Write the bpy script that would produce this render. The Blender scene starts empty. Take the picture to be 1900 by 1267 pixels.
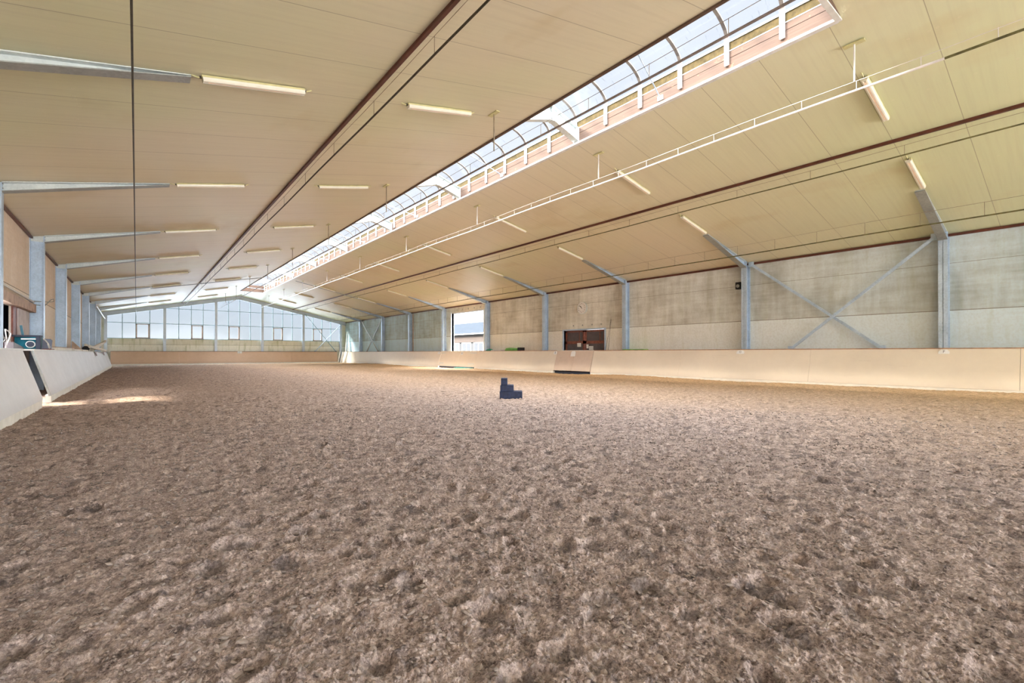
import bpy, math, random
import numpy as np

C = bpy.context.scene.collection
S = bpy.context.scene
random.seed(7)
rng = np.random.default_rng(11)

# ------------------------------------------------------------------ camera, sky, suns, exposure
PSI, PITCH, FPX, PY = 0.6759, 0.0042, 868.46, 651.28
cd = bpy.data.cameras.new('camera'); cam = bpy.data.objects.new('camera', cd); C.objects.link(cam)
cd.sensor_width = 36.0; cd.sensor_fit = 'HORIZONTAL'
cd.lens = FPX / 1900 * 36.0
cd.shift_y = (PY - 633.5) / 1900
cam.location = (0, 0, 1.1)
cam.rotation_euler = (math.pi / 2 + PITCH, 0, -PSI)
cd.clip_start = 0.05; cd.clip_end = 500
S.camera = cam

w = bpy.data.worlds.new('sky'); S.world = w; w.use_nodes = True
nt = w.node_tree; nt.nodes.clear()
tc = nt.nodes.new('ShaderNodeTexCoord'); sp = nt.nodes.new('ShaderNodeSeparateXYZ')
rp = nt.nodes.new('ShaderNodeValToRGB'); bg = nt.nodes.new('ShaderNodeBackground'); wo = nt.nodes.new('ShaderNodeOutputWorld')
rp.color_ramp.elements[0].position = 0.0; rp.color_ramp.elements[0].color = (0.98, 0.97, 0.95, 1)
rp.color_ramp.elements[1].position = 0.6; rp.color_ramp.elements[1].color = (0.90, 0.95, 1.06, 1)
e = rp.color_ramp.elements.new(0.12); e.color = (0.92, 0.95, 1.02, 1)
nt.links.new(tc.outputs['Generated'], sp.inputs[0]); nt.links.new(sp.outputs['Z'], rp.inputs[0])
nt.links.new(rp.outputs[0], bg.inputs[0]); nt.links.new(bg.outputs[0], wo.inputs[0])
bg.inputs[1].default_value = 1.85

def sun(name, direction, strength, angle_deg, color):
    """direction = the way the light travels"""
    from mathutils import Vector
    l = bpy.data.lights.new(name, 'SUN'); l.energy = strength; l.angle = math.radians(angle_deg); l.color = color
    o = bpy.data.objects.new(name, l); C.objects.link(o)
    o.rotation_euler = Vector(direction).to_track_quat('-Z', 'Y').to_euler()
    o.location = (8, 20, 30)
    return o
el = math.radians(33)
sun('sun', (0.83 * math.cos(el), -0.55 * math.cos(el), -math.sin(el)), 18.0, 8, (1.0, 0.88, 0.70))
sun('fill_sun_overhead', (0.0, 0.0, -1.0), 95.0, 125, (0.96, 0.98, 1.0))  # wide fill sun added above the skylight, on top of the sky
sun('fill_sun_far_end', (0.05, -1.0, 0.06), 13.0, 60, (0.90, 0.95, 1.0))  # added fill sun shining in through the far gable
sun('fill_sun_near_end', (-0.26, 1.0, 0.05), 10.5, 88, (0.95, 0.98, 1.0))  # added fill sun from the open end behind the camera

S.view_settings.view_transform = 'Standard'; S.view_settings.look = 'None'
S.view_settings.gamma = 1.0; S.view_settings.exposure = 0.52; S.view_settings.use_curve_mapping = False
S.cycles.use_denoising = True
S.cycles.use_adaptive_sampling = True; S.cycles.adaptive_threshold = 0.03
S.cycles.max_bounces = 8; S.cycles.diffuse_bounces = 5; S.cycles.glossy_bounces = 3
S.cycles.transparent_max_bounces = 12; S.cycles.transmission_bounces = 4
S.cycles.sample_clamp_indirect = 6.0
S.cycles.caustics_reflective = False; S.cycles.caustics_refractive = False

# ------------------------------------------------------------------ dimensions (metres)
XW, XL, ZE, ZR, XR = 19.51, -2.62, 4.76, 7.07, 8.35
Y0, YG, YB = 2.911, 56.27, -15.0
SL = (ZR - ZE) / (XR - XL); SR = (ZR - ZE) / (XW - XR)
def roofz(x): return ZR - (SL * (XR - x) if x < XR else SR * (x - XR))
def FY(k): return Y0 + 6.0 * k

# ------------------------------------------------------------------ mesh builder
class MB:
    def __init__(s): s.v = []; s.f = []
    def add(s, vs, fs):
        b = len(s.v); s.v += [tuple(p) for p in vs]; s.f += [tuple(b + i for i in f) for f in fs]; return s
    def box(s, x0, x1, y0, y1, z0, z1):
        return s.add([(x, y, z) for z in (z0, z1) for y in (y0, y1) for x in (x0, x1)],
                     [(0, 2, 3, 1), (4, 5, 7, 6), (0, 1, 5, 4), (2, 6, 7, 3), (0, 4, 6, 2), (1, 3, 7, 5)])
    def hexa(s, lo, hi):
        """lo, hi: 4 points each, same order"""
        return s.add(list(lo) + list(hi), [(3, 2, 1, 0), (4, 5, 6, 7)] + [(i, (i + 1) % 4, 4 + (i + 1) % 4, 4 + i) for i in range(4)])
    def prism(s, prof, axis, a, b):
        """profile extruded along axis; prof in the two other axes (in xyz order)"""
        n = len(prof)
        def P(p, t):
            return {'x': (t, p[0], p[1]), 'y': (p[0], t, p[1]), 'z': (p[0], p[1], t)}[axis]
        return s.add([P(p, a) for p in prof] + [P(p, b) for p in prof],
                     [tuple(range(n - 1, -1, -1)), tuple(range(n, 2 * n))] + [(i, (i + 1) % n, n + (i + 1) % n, n + i) for i in range(n)])
    def tube(s, pts, r, n=8, caps=True):
        from mathutils import Vector
        pts = [Vector(p) for p in pts]; rings = []
        for i, p in enumerate(pts):
            d = (pts[min(i + 1, len(pts) - 1)] - pts[max(i - 1, 0)]).normalized()
            u = d.cross(Vector((0, 0, 1)) if abs(d.z) < 0.9 else Vector((1, 0, 0))).normalized(); v = d.cross(u)
            rings.append([p + (u * math.cos(2 * math.pi * k / n) + v * math.sin(2 * math.pi * k / n)) * r for k in range(n)])
        fs = []
        for i in range(len(pts) - 1):
            for k in range(n): fs.append((i * n + k, i * n + (k + 1) % n, (i + 1) * n + (k + 1) % n, (i + 1) * n + k))
        if caps: fs += [tuple(range(n - 1, -1, -1)), tuple((len(pts) - 1) * n + k for k in range(n))]
        return s.add([p for r_ in rings for p in r_], fs)
    def bar(s, p0, p1, wd, ht, up=(0, 0, 1)):
        from mathutils import Vector
        p0, p1, up = Vector(p0), Vector(p1), Vector(up)
        d = (p1 - p0).normalized(); u = d.cross(up).normalized() * wd / 2; v = u.cross(d).normalized() * ht / 2
        return s.hexa([p0 - u - v, p0 + u - v, p0 + u + v, p0 - u + v], [p1 - u - v, p1 + u - v, p1 + u + v, p1 - u + v])
    def disc(s, c, r, axis, n=24, t=0.01):
        cx, cy, cz = c
        ring = [(r * math.cos(2 * math.pi * k / n), r * math.sin(2 * math.pi * k / n)) for k in range(n)]
        if axis == 'x': return s.prism([(cy + a, cz + b) for a, b in ring], 'x', cx - t / 2, cx + t / 2)
        if axis == 'y': return s.prism([(cx + a, cz + b) for a, b in ring], 'y', cy - t / 2, cy + t / 2)
        return s.prism([(cx + a, cy + b) for a, b in ring], 'z', cz - t / 2, cz + t / 2)
    def build(s, name, mat, parent=None, smooth=False, origin=None):
        m = bpy.data.meshes.new(name)
        vs = s.v
        if origin is not None: vs = [(x - origin[0], y - origin[1], z - origin[2]) for x, y, z in vs]
        m.from_pydata(vs, [], s.f); m.update()
        if mat: m.materials.append(mat)
        if smooth:
            for p in m.polygons: p.use_smooth = True
        o = bpy.data.objects.new(name, m); C.objects.link(o)
        if origin is not None: o.location = origin
        if parent is not None: attach(o, parent)
        return o

def wloc(o):
    x, y, z = o.location
    while o.parent is not None:
        o = o.parent; x += o.location[0]; y += o.location[1]; z += o.location[2]
    return x, y, z
def attach(o, parent):
    """parents with plain translations only: world position is kept"""
    if parent.get('rot'):   # children of rotated empties are given in local coordinates
        o.parent = parent; return o
    px, py, pz = wloc(parent); ox, oy, oz = o.location
    o.parent = parent; o.location = (ox - px, oy - py, oz - pz); return o

def tag(o, label=None, cat=None, group=None, kind=None):
    if label: o['label'] = label
    if cat: o['category'] = cat
    if group: o['group'] = group
    if kind: o['kind'] = kind
    return o
def empty(name, loc, rotz=None):
    o = bpy.data.objects.new(name, None); C.objects.link(o); o.location = loc; o.empty_display_size = 0.1
    if rotz is not None: o.rotation_euler = (0, 0, rotz); o['rot'] = 1
    return o
def thing(name, loc, label, cat, group=None, rotz=None):
    return tag(empty(name, loc, rotz), label, cat, group)
def struct(o, label=None): 
    o['kind'] = 'structure'
    if label: o['label'] = label
    return o
def text_mesh(body, size, mat, name, rot, loc, parent=None, depth=0.002):
    c = bpy.data.curves.new('t', 'FONT'); c.body = body; c.size = size; c.align_x = 'CENTER'; c.align_y = 'CENTER'; c.extrude = depth
    t = bpy.data.objects.new('t', c); m = bpy.data.meshes.new_from_object(t); bpy.data.objects.remove(t)
    m.materials.clear(); m.materials.append(mat)
    o = bpy.data.objects.new(name, m); C.objects.link(o); o.rotation_euler = rot; o.location = loc
    if parent is not None: attach(o, parent)
    return o

# ------------------------------------------------------------------ materials
def new_mat(name):
    m = bpy.data.materials.new(name); m.use_nodes = True
    n = m.node_tree; b = n.nodes['Principled BSDF']; return m, n, b
class NT:
    def __init__(s, n): s.n = n
    def node(s, t, **k):
        o = s.n.nodes.new(t)
        for a, v in k.items(): setattr(o, a, v)
        return o
    def link(s, a, b): s.n.links.new(a, b)
    def val(s, sock, v):
        if isinstance(v, (int, float)): sock.default_value = v
        elif isinstance(v, tuple): sock.default_value = v
        else: s.link(v, sock)
    def math(s, op, a, b=0.0, c=None):
        o = s.node('ShaderNodeMath', operation=op); s.val(o.inputs[0], a); s.val(o.inputs[1], b)
        if c is not None: s.val(o.inputs[2], c)
        return o.outputs[0]
    def pos(s):
        o = s.node('ShaderNodeNewGeometry'); q = s.node('ShaderNodeSeparateXYZ'); s.link(o.outputs['Position'], q.inputs[0])
        return o.outputs['Position'], q.outputs[0], q.outputs[1], q.outputs[2]
    def obj(s): return s.node('ShaderNodeTexCoord').outputs['Object']
    def noise(s, vec, scale, detail=4, rough=0.55, sc=None):
        if sc is not None:
            mp = s.node('ShaderNodeMapping'); mp.inputs['Scale'].default_value = sc; s.link(vec, mp.inputs[0]); vec = mp.outputs[0]
        o = s.node('ShaderNodeTexNoise'); o.inputs['Scale'].default_value = scale; o.inputs['Detail'].default_value = detail
        o.inputs['Roughness'].default_value = rough; s.link(vec, o.inputs['Vector']); return o.outputs['Fac']
    def ramp(s, fac, stops):
        o = s.node('ShaderNodeValToRGB'); r = o.color_ramp
        while len(r.elements) < len(stops): r.elements.new(0.5)
        for e_, (p, c) in zip(r.elements, stops):
            e_.position = p; e_.color = (c, c, c, 1) if isinstance(c, (int, float)) else (*c, 1)
        s.link(fac, o.inputs[0]); return o.outputs[0]
    def mix(s, f, a, b, mode='MIX'):
        o = s.node('ShaderNodeMix', data_type='RGBA', blend_type=mode)
        s.val(o.inputs[0], f); s.val(o.inputs[6], (*a, 1) if isinstance(a, tuple) and len(a) == 3 else a)
        s.val(o.inputs[7], (*b, 1) if isinstance(b, tuple) and len(b) == 3 else b); return o.outputs[2]
    def bump(s, h, strength, dist, b, prev=None):
        o = s.node('ShaderNodeBump'); o.inputs['Strength'].default_value = strength; o.inputs['Distance'].default_value = dist
        s.link(h, o.inputs['Height'])
        if prev is not None: s.link(prev, o.inputs['Normal'])
        s.link(o.outputs[0], b.inputs['Normal']); return o.outputs[0]

def plain(name, col, rough=0.6, metal=0.0, var=0.12, scale=6.0, spec=0.4, emis=None):
    m, n, b = new_mat(name); t = NT(n)
    f = t.noise(t.obj(), scale, 5)
    c = t.ramp(f, [(0.3, tuple(x * (1 - var) for x in col)), (0.7, tuple(min(1, x * (1 + var)) for x in col))])
    t.link(c, b.inputs['Base Color']); b.inputs['Roughness'].default_value = rough; b.inputs['Metallic'].default_value = metal
    b.inputs['Specular IOR Level'].default_value = spec
    return m

M = {}
M['galv'] = None
def galv(name, a, b2, rough=0.45):
    m, n, b = new_mat(name); t = NT(n); o = t.obj()
    v = t.node('ShaderNodeTexVoronoi'); v.inputs['Scale'].default_value = 26; t.link(o, v.inputs['Vector'])
    f = t.math('ADD', t.math('MULTIPLY', t.noise(o, 2.2, 5), 0.75), t.math('MULTIPLY', v.outputs['Color'], 0.25))
    t.link(t.ramp(f, [(0.3, a), (0.7, b2)]), b.inputs['Base Color'])
    b.inputs['Roughness'].default_value = rough; b.inputs['Metallic'].default_value = 0.25
    return m
M['galv'] = galv('galvanized_steel', (0.39, 0.51, 0.65), (0.59, 0.73, 0.90))
M['galv_light'] = galv('galvanized_light', (0.58, 0.64, 0.64), (0.78, 0.83, 0.82))
M['galv_dull'] = galv('galvanized_dull', (0.26, 0.27, 0.26), (0.40, 0.42, 0.40))
M['white_steel'] = plain('white_steel', (0.70, 0.70, 0.68), 0.4)
M['brown_metal'] = plain('brown_metal', (0.10, 0.028, 0.016), 0.45, var=0.3)
M['pipe_dark'] = plain('pipe_dark', (0.045, 0.035, 0.018), 0.5, var=0.5, scale=9)
M['pipe_olive'] = plain('pipe_olive', (0.13, 0.12, 0.045), 0.6, var=0.5, scale=7)
M['pipe_grey'] = plain('pipe_grey', (0.24, 0.20, 0.19), 0.5, var=0.2)
M['wire'] = plain('wire', (0.28, 0.22, 0.14), 0.5, var=0.3)
M['wire_lit'] = plain('wire_lit', (0.75, 0.72, 0.72), 0.35)  # whitened so the ladder line looks brightly lit
M['mull'] = plain('mullion', (0.22, 0.36, 0.42), 0.4)
M['mull_frame'] = plain('casement_frame', (0.62, 0.55, 0.54), 0.5)
M['post_blue'] = galv('gable_steel', (0.46, 0.53, 0.62), (0.60, 0.67, 0.75))
M['lamp_tray'] = plain('lamp_tray', (0.62, 0.58, 0.30), 0.5, var=0.15)
M['lamp_cover'] = plain('lamp_cover', (0.80, 0.77, 0.66), 0.25, var=0.05, spec=0.6)
M['reflector_stand_in_peach'] = plain('reflector_stand_in_peach', (0.88, 0.68, 0.52), 0.35, var=0.08)
M['rubber'] = plain('rubber', (0.05, 0.045, 0.03), 0.7)
M['cap_wood'] = plain('cap_wood', (0.42, 0.24, 0.15), 0.7, var=0.35, scale=5)
M['plinth'] = plain('plinth_white', (0.80, 0.77, 0.70), 0.8, var=0.08, scale=4)
M['paper'] = plain('paper', (0.86, 0.86, 0.86), 0.8, var=0.04)
M['letter'] = plain('letter_grey', (0.22, 0.20, 0.18), 0.6)
M['black'] = plain('black', (0.012, 0.011, 0.012), 0.6)
M['block_blue'] = plain('block_plastic', (0.012, 0.021, 0.062), 0.55, var=0.45, scale=14)
M['red_wood'] = plain('red_wood', (0.23, 0.075, 0.052), 0.55, var=0.3, scale=8)
M['dark_panel'] = plain('dark_panel', (0.085, 0.065, 0.07), 0.35, var=0.2, spec=0.6)
M['door_white'] = plain('door_white', (0.62, 0.57, 0.58), 0.7, var=0.2, scale=3)
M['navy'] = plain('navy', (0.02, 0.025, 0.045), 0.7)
M['teal'] = plain('teal', (0.02, 0.16, 0.23), 0.45, var=0.25)
M['green'] = plain('green', (0.20, 0.55, 0.12), 0.5, var=0.2)
M['red'] = plain('red', (0.35, 0.02, 0.02), 0.6)
M['grey_plastic'] = plain('grey_plastic', (0.17, 0.20, 0.29), 0.5)
M['taupe_light'] = plain('taupe_light', (0.20, 0.18, 0.18), 0.6)
M['taupe'] = plain('taupe', (0.06, 0.047, 0.052), 0.6)
M['outer_wall'] = plain('outer_wall', (0.016, 0.0175, 0.020), 0.8, var=0.06, scale=1)
M['peach'] = plain('peach_fascia', (0.024, 0.0155, 0.0115), 0.8, var=0.1, scale=1)
M['outer_roof'] = plain('outer_roof', (0.013, 0.0155, 0.019), 0.9, spec=0.0, var=0.08, scale=1)
M['outer_glass'] = plain('outer_glass', (0.010, 0.0125, 0.017), 0.5, var=0.1, scale=1, spec=0.4)
M['yard'] = plain('yard', (0.03, 0.029, 0.027), 0.9, var=0.1, scale=0.5)
M['green_mat'] = plain('green_mat', (0.05, 0.30, 0.22), 0.7, var=0.3)

# ceiling: cream sandwich panels with seams, screws, fine ribs, yellow stains
m, n, b = new_mat('ceiling_panels'); t = NT(n); P, x, y, z = t.pos()
yf = t.math('DIVIDE', t.math('SUBTRACT', y, Y0 % 1.2), 1.2)
fr = t.math('FRACT', yf)
a = t.math('MULTIPLY', t.math('SUBTRACT', 0.5, t.math('ABSOLUTE', t.math('SUBTRACT', fr, 0.5))), 1.2)   # metres to the nearest seam
seam = t.math('LESS_THAN', a, 0.006)
xf = t.math('MULTIPLY', t.math('SUBTRACT', t.math('FRACT', t.math('DIVIDE', x, 1.62)), 0.5), 1.62)
wob = t.math('MULTIPLY', t.math('SUBTRACT', t.noise(P, 0.9, 1), 0.5), 0.25)
xf = t.math('ADD', xf, wob)
d1 = t.math('MINIMUM', t.math('ABSOLUTE', t.math('SUBTRACT', a, 0.055)), t.math('ABSOLUTE', t.math('SUBTRACT', a, 0.33)))
dd = t.math('SQRT', t.math('ADD', t.math('MULTIPLY', d1, d1), t.math('MULTIPLY', xf, xf)))
screw = t.ramp(t.math('MULTIPLY', dd, 20), [(0.0, 0.0), (0.25, 0.45), (0.38, 1.0), (0.50, 0.0)])
big = t.noise(P, 0.16, 3); blot = t.noise(P, 0.42, 4, 0.6, sc=(1, 0.5, 1)); streak = t.noise(P, 1.0, 4, 0.6, sc=(0.55, 14, 0.55))
col = t.ramp(big, [(0.34, (0.73, 0.65, 0.50)), (0.52, (0.73, 0.675, 0.495)), (0.7, (0.70, 0.69, 0.46))])
col = t.mix(t.math('MULTIPLY', t.ramp(t.math('DIVIDE', y, 16.0), [(0.0, 1.0), (0.7, 0.0)]), t.ramp(t.math('DIVIDE', x, 20.0), [(0.2, 0.0), (0.6, 0.7)])), col, (0.60, 0.69, 0.43))
col = t.mix(t.ramp(t.math('DIVIDE', y, 56.0), [(0.80, 0.0), (0.97, 0.8)]), col, (0.66, 0.69, 0.40))
col = t.mix(t.ramp(blot, [(0.58, 0.0), (0.76, 0.55)]), col, (0.56, 0.45, 0.24))
col = t.mix(t.math('MULTIPLY', t.ramp(streak, [(0.45, 0.0), (0.8, 1.0)]), 0.16), col, (0.44, 0.38, 0.30))
col = t.mix(t.math('MULTIPLY', seam, 0.55), col, (0.20, 0.16, 0.10))
col = t.mix(t.math('MULTIPLY', screw, 0.35), col, (0.80, 0.74, 0.56))
t.link(col, b.inputs['Base Color'])
t.link(t.ramp(streak, [(0.3, 0.36), (0.7, 0.50)]), b.inputs['Roughness']); b.inputs['Specular IOR Level'].default_value = 0.38
h = t.math('ADD', t.math('MULTIPLY', seam, -1.0), t.math('MULTIPLY', screw, 0.8))
p1 = t.bump(h, 0.5, 0.004, b)
rib = t.math('SINE', t.math('MULTIPLY', y, 2 * math.pi / 0.05))
t.bump(t.math('ADD', t.math('MULTIPLY', rib, 0.12), t.math('MULTIPLY', t.noise(P, 1.0, 3, 0.5, sc=(0.4, 30, 0.4)), 1.0)), 0.16, 0.004, b, p1)
M['ceiling'] = m

# stained precast concrete
def concrete(name, lo, hi, stain, seams, axis='y', green=0.0, ramp_y=None):
    m, n, b = new_mat(name); t = NT(n); P, x, y, z = t.pos()
    u = y if axis == 'y' else x
    sc = (1, 3.2, 0.45) if axis == 'y' else (3.2, 1, 0.45)
    st = t.noise(P, 0.8, 6, 0.65, sc=sc); blot = t.noise(P, 0.55, 6, 0.62); fine = t.noise(P, 14, 5, 0.7); hz = t.noise(P, 1.6, 4, 0.6, sc=(1, 0.5, 5) if axis == 'y' else (0.5, 1, 5))
    upper = t.math('GREATER_THAN', z, seams[0])
    f = t.math('ADD', t.math('MULTIPLY', st, 0.4), t.math('MULTIPLY', blot, 0.6))
    f = t.math('ADD', f, t.math('MULTIPLY', t.math('SUBTRACT', hz, 0.5), 0.25))
    cu = t.ramp(f, [(0.36, stain), (0.56, lo), (0.7, hi)])
    cl = t.ramp(f, [(0.25, lo), (0.5, hi)])
    c = t.mix(upper, cl, cu)
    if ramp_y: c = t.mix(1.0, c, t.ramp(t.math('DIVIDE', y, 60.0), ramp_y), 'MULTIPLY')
    c = t.mix(t.ramp(fine, [(0.35, 0.22), (0.55, 0.0)]), c, tuple(v * 0.55 for v in lo))
    if green:
        g = t.noise(P, 1.1, 4, 0.6, sc=sc)
        c = t.mix(t.math('MULTIPLY', t.ramp(g, [(0.52, 0.0), (0.68, 1.0)]), green), c, (0.30, 0.33, 0.08))
    ln = None
    for s_ in seams:
        q = t.math('LESS_THAN', t.math('ABSOLUTE', t.math('SUBTRACT', z, s_)), 0.011 if s_ == seams[0] else 0.006)
        ln = q if ln is None else t.math('MAXIMUM', ln, q)
    c = t.mix(t.math('MULTIPLY', ln, 0.75), c, (0.12, 0.09, 0.06))
    t.link(c, b.inputs['Base Color']); b.inputs['Roughness'].default_value = 0.85
    t.bump(t.math('SUBTRACT', t.math('MULTIPLY', fine, 0.4), ln), 0.4, 0.01, b)
    return m
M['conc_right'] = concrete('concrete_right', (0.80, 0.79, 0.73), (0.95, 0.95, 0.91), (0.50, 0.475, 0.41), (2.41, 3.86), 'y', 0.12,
    [(0.0, (0.62, 0.78, 0.95)), (0.055, (0.74, 0.86, 0.98)), (0.16, (0.88, 0.94, 1.0)), (0.28, (1, 1, 1)), (0.5, (1.0, 0.99, 0.95)), (0.56, (0.68, 0.92, 1.10)), (0.9, (0.70, 0.98, 1.22))])  # colour cast of the light painted along the wall
M['conc_gable'] = concrete('concrete_gable', (0.80, 0.78, 0.66), (0.92, 0.90, 0.78), (0.68, 0.67, 0.50), (1.9, 9.0), 'x', 0.5)
M['conc_left'] = concrete('concrete_left', (0.90, 0.80, 0.70), (0.96, 0.90, 0.82), (0.80, 0.68, 0.55), (2.9, 9.0), 'y', 0.0)

# kickboards: scuffed sheets
def sheet(name, a, b2, scuff):
    m, n, b = new_mat(name); t = NT(n); P, x, y, z = t.pos()
    f = t.math('ADD', t.math('MULTIPLY', t.noise(P, 0.5, 5, 0.6), 0.6), t.math('MULTIPLY', t.noise(P, 3.0, 6, 0.7), 0.4))
    c = t.ramp(f, [(0.35, a), (0.65, b2)])
    low = t.ramp(z, [(0.08, 1.0), (0.30, 0.0)])
    c = t.mix(t.math('MULTIPLY', t.math('MULTIPLY', low, t.noise(P, 2.0, 5, 0.7)), 0.8), c, scuff)
    sc = t.noise(P, 2.2, 8, 0.75, sc=(1, 0.35, 3))
    c = t.mix(t.math('MULTIPLY', t.ramp(sc, [(0.62, 0.0), (0.7, 1.0)]), 0.25), c, scuff)
    t.link(c, b.inputs['Base Color']); b.inputs['Roughness'].default_value = 0.6
    t.bump(t.noise(P, 30, 3), 0.06, 0.01, b)
    return m
M['kick_right'] = sheet('kick_sheet_peach', (0.76, 0.67, 0.56), (0.83, 0.74, 0.62), (0.50, 0.41, 0.34))
M['kick_left'] = sheet('kick_sheet_grey', (0.60, 0.59, 0.59), (0.70, 0.69, 0.69), (0.44, 0.41, 0.39))
M['kick_far'] = sheet('kick_sheet_brown', (0.54, 0.37, 0.26), (0.62, 0.44, 0.32), (0.31, 0.22, 0.165))
M['kick_gate'] = sheet('kick_sheet_gate', (0.62, 0.49, 0.40), (0.72, 0.58, 0.48), (0.42, 0.32, 0.26))

# curb boards inside the skylight
m, n, b = new_mat('curb_timber'); t = NT(n); P, x, y, z = t.pos()
g = t.noise(P, 2.0, 6, 0.65, sc=(1, 0.6, 12)); k2 = t.noise(P, 4.0, 3, 0.6, sc=(1, 1, 2.2))
c = t.ramp(g, [(0.3, (0.085, 0.044, 0.027)), (0.6, (0.125, 0.072, 0.047))]); c = t.mix(t.ramp(k2, [(0.66, 0.0), (0.72, 0.7)]), c, (0.35, 0.16, 0.09))
t.link(c, b.inputs['Base Color']); b.inputs['Roughness'].default_value = 0.75
M['timber'] = m
M['rib'] = plain('rib_brown', (0.16, 0.135, 0.12), 0.6)
M['insul'] = plain('insulation', (0.085, 0.058, 0.018), 0.9, var=0.35, scale=12)
M['wood_old'] = plain('old_wood', (0.48, 0.36, 0.29), 0.75, var=0.3, scale=4)

def glazing(name, tint, dirt=0.0, gloss=0.025):
    m = bpy.data.materials.new(name); m.use_nodes = True; n = m.node_tree; n.nodes.clear(); t = NT(n)
    out = t.node('ShaderNodeOutputMaterial'); tr = t.node('ShaderNodeBsdfTransparent'); gl = t.node('ShaderNodeBsdfGlossy'); mx = t.node('ShaderNodeMixShader')
    gl.inputs['Roughness'].default_value = 0.08
    P, x, y, z = t.pos()
    if dirt:
        f = t.noise(P, 0.5, 3); c = t.ramp(f, [(0.35, tuple(v * 0.92 for v in tint)), (0.65, tint)])
        s1 = t.noise(P, 3.5, 5, 0.7, sc=(0.7, 4, 0.7)); c = t.mix(t.math('MULTIPLY', t.ramp(s1, [(0.60, 0.0), (0.74, 1.0)]), dirt), c, tuple(v * 0.62 for v in tint))
        t.link(c, tr.inputs[0])
    else:
        f = t.noise(P, 0.8, 2); t.link(t.ramp(f, [(0.35, tuple(v * 0.97 for v in tint)), (0.65, tint)]), tr.inputs[0])
    mx.inputs[0].default_value = gloss
    t.link(tr.outputs[0], mx.inputs[1]); t.link(gl.outputs[0], mx.inputs[2]); t.link(mx.outputs[0], out.inputs[0])
    return m
M['gable_glass'] = glazing('gable_glass', (0.26, 0.295, 0.325))
M['polycarb'] = glazing('skylight_polycarbonate', (0.37, 0.385, 0.40), 0.7)

# sand
m, n, b = new_mat('arena_sand'); t = NT(n); P, x, y, z = t.pos()
at = t.node('ShaderNodeAttribute', attribute_name='pit_shade'); pit_shade = at.outputs['Fac']
n1 = t.noise(P, 1.1, 5, 0.62); n2 = t.noise(P, 9.0, 6, 0.7); n3 = t.noise(P, 70.0, 5, 0.75); n4 = t.noise(P, 0.22, 3)
f = t.math('ADD', t.math('MULTIPLY', n2, 0.45), t.math('MULTIPLY', n3, 0.55))
c = t.ramp(f, [(0.38, (0.11, 0.083, 0.078)), (0.45, (0.31, 0.248, 0.224)), (0.54, (0.52, 0.432, 0.393)), (0.66, (0.70, 0.615, 0.57))])
c = t.mix(t.ramp(t.math('ADD', n1, t.math('MULTIPLY', t.math('SUBTRACT', pit_shade, 0.42), 0.85)), [(0.50, 0.0), (0.72, 0.55)]), c, (0.165, 0.145, 0.146))  # noise gives moist patches; shade inside hoof prints is painted in as colour
for sc_, am in ((26.0, 0.42), (75.0, 0.5)):
    vo = t.node('ShaderNodeTexVoronoi'); vo.inputs['Scale'].default_value = sc_; vo.inputs['Randomness'].default_value = 1.0
    wp = t.node('ShaderNodeVectorMath', operation='ADD'); t.link(P, wp.inputs[0])
    nz = t.node('ShaderNodeTexNoise'); nz.inputs['Scale'].default_value = sc_ * 0.8; t.link(P, nz.inputs['Vector'])
    sv = t.node('ShaderNodeVectorMath', operation='SCALE'); t.link(nz.outputs['Color'], sv.inputs[0]); sv.inputs['Scale'].default_value = 0.8 / sc_
    t.link(sv.outputs[0], wp.inputs[1]); t.link(wp.outputs[0], vo.inputs['Vector'])
    q_ = t.node('ShaderNodeSeparateColor'); t.link(vo.outputs['Color'], q_.inputs[0])
    c = t.mix(am, c, t.mix(1.0, c, t.ramp(q_.outputs[0], [(0.0, (0.42, 0.41, 0.42)), (0.25, (0.9, 0.88, 0.86)), (0.7, (1.18, 1.17, 1.16)), (1.0, (1.45, 1.45, 1.45))]), 'MULTIPLY'))
sp_ = t.noise(P, 5.5, 6, 0.7, sc=(1, 1, 1)); c = t.mix(t.ramp(sp_, [(0.33, 0.8), (0.43, 0.0)]), c, (0.095, 0.080, 0.080))  # dark specks painted in as the shade of small pits
rust = t.noise(P, 6.5, 4, 0.6)
c = t.mix(t.ramp(rust, [(0.66, 0.0), (0.74, 0.35)]), c, (0.33, 0.20, 0.09))
sun_band = t.math('MULTIPLY', t.ramp(t.math('ADD', t.math('DIVIDE', x, 19.0), t.math('MULTIPLY', t.math('SUBTRACT', n4, 0.5), 0.25)), [(0.28, 0.0), (0.90, 1.0)]), 0.95)  # golden sunlight beside the right wall, painted into the sand colour
c = t.mix(1.0, c, t.ramp(t.math('DIVIDE', y, 60.0), [(0.06, (0.97, 0.97, 1.03)), (0.16, (0.94, 0.88, 0.83)), (0.27, (0.80, 0.70, 0.60)), (0.6, (0.56, 0.45, 0.355))]), 'MULTIPLY')  # light balance in the colour: sand darkens and browns toward the far end
c = t.mix(sun_band, c, t.mix(1.0, t.mix(0.30, c, (0.60, 0.54, 0.44)), (1.28, 1.04, 0.72), 'MULTIPLY'))
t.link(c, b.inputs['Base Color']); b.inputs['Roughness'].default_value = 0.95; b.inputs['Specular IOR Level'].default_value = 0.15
p1 = t.bump(n3, 1.0, 0.016, b); t.bump(n2, 0.7, 0.035, b, p1)
M['sand'] = m
M['clod'] = plain('sand_clod', (0.25, 0.21, 0.195), 0.95, var=0.5, scale=1.5, spec=0.1)

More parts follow.
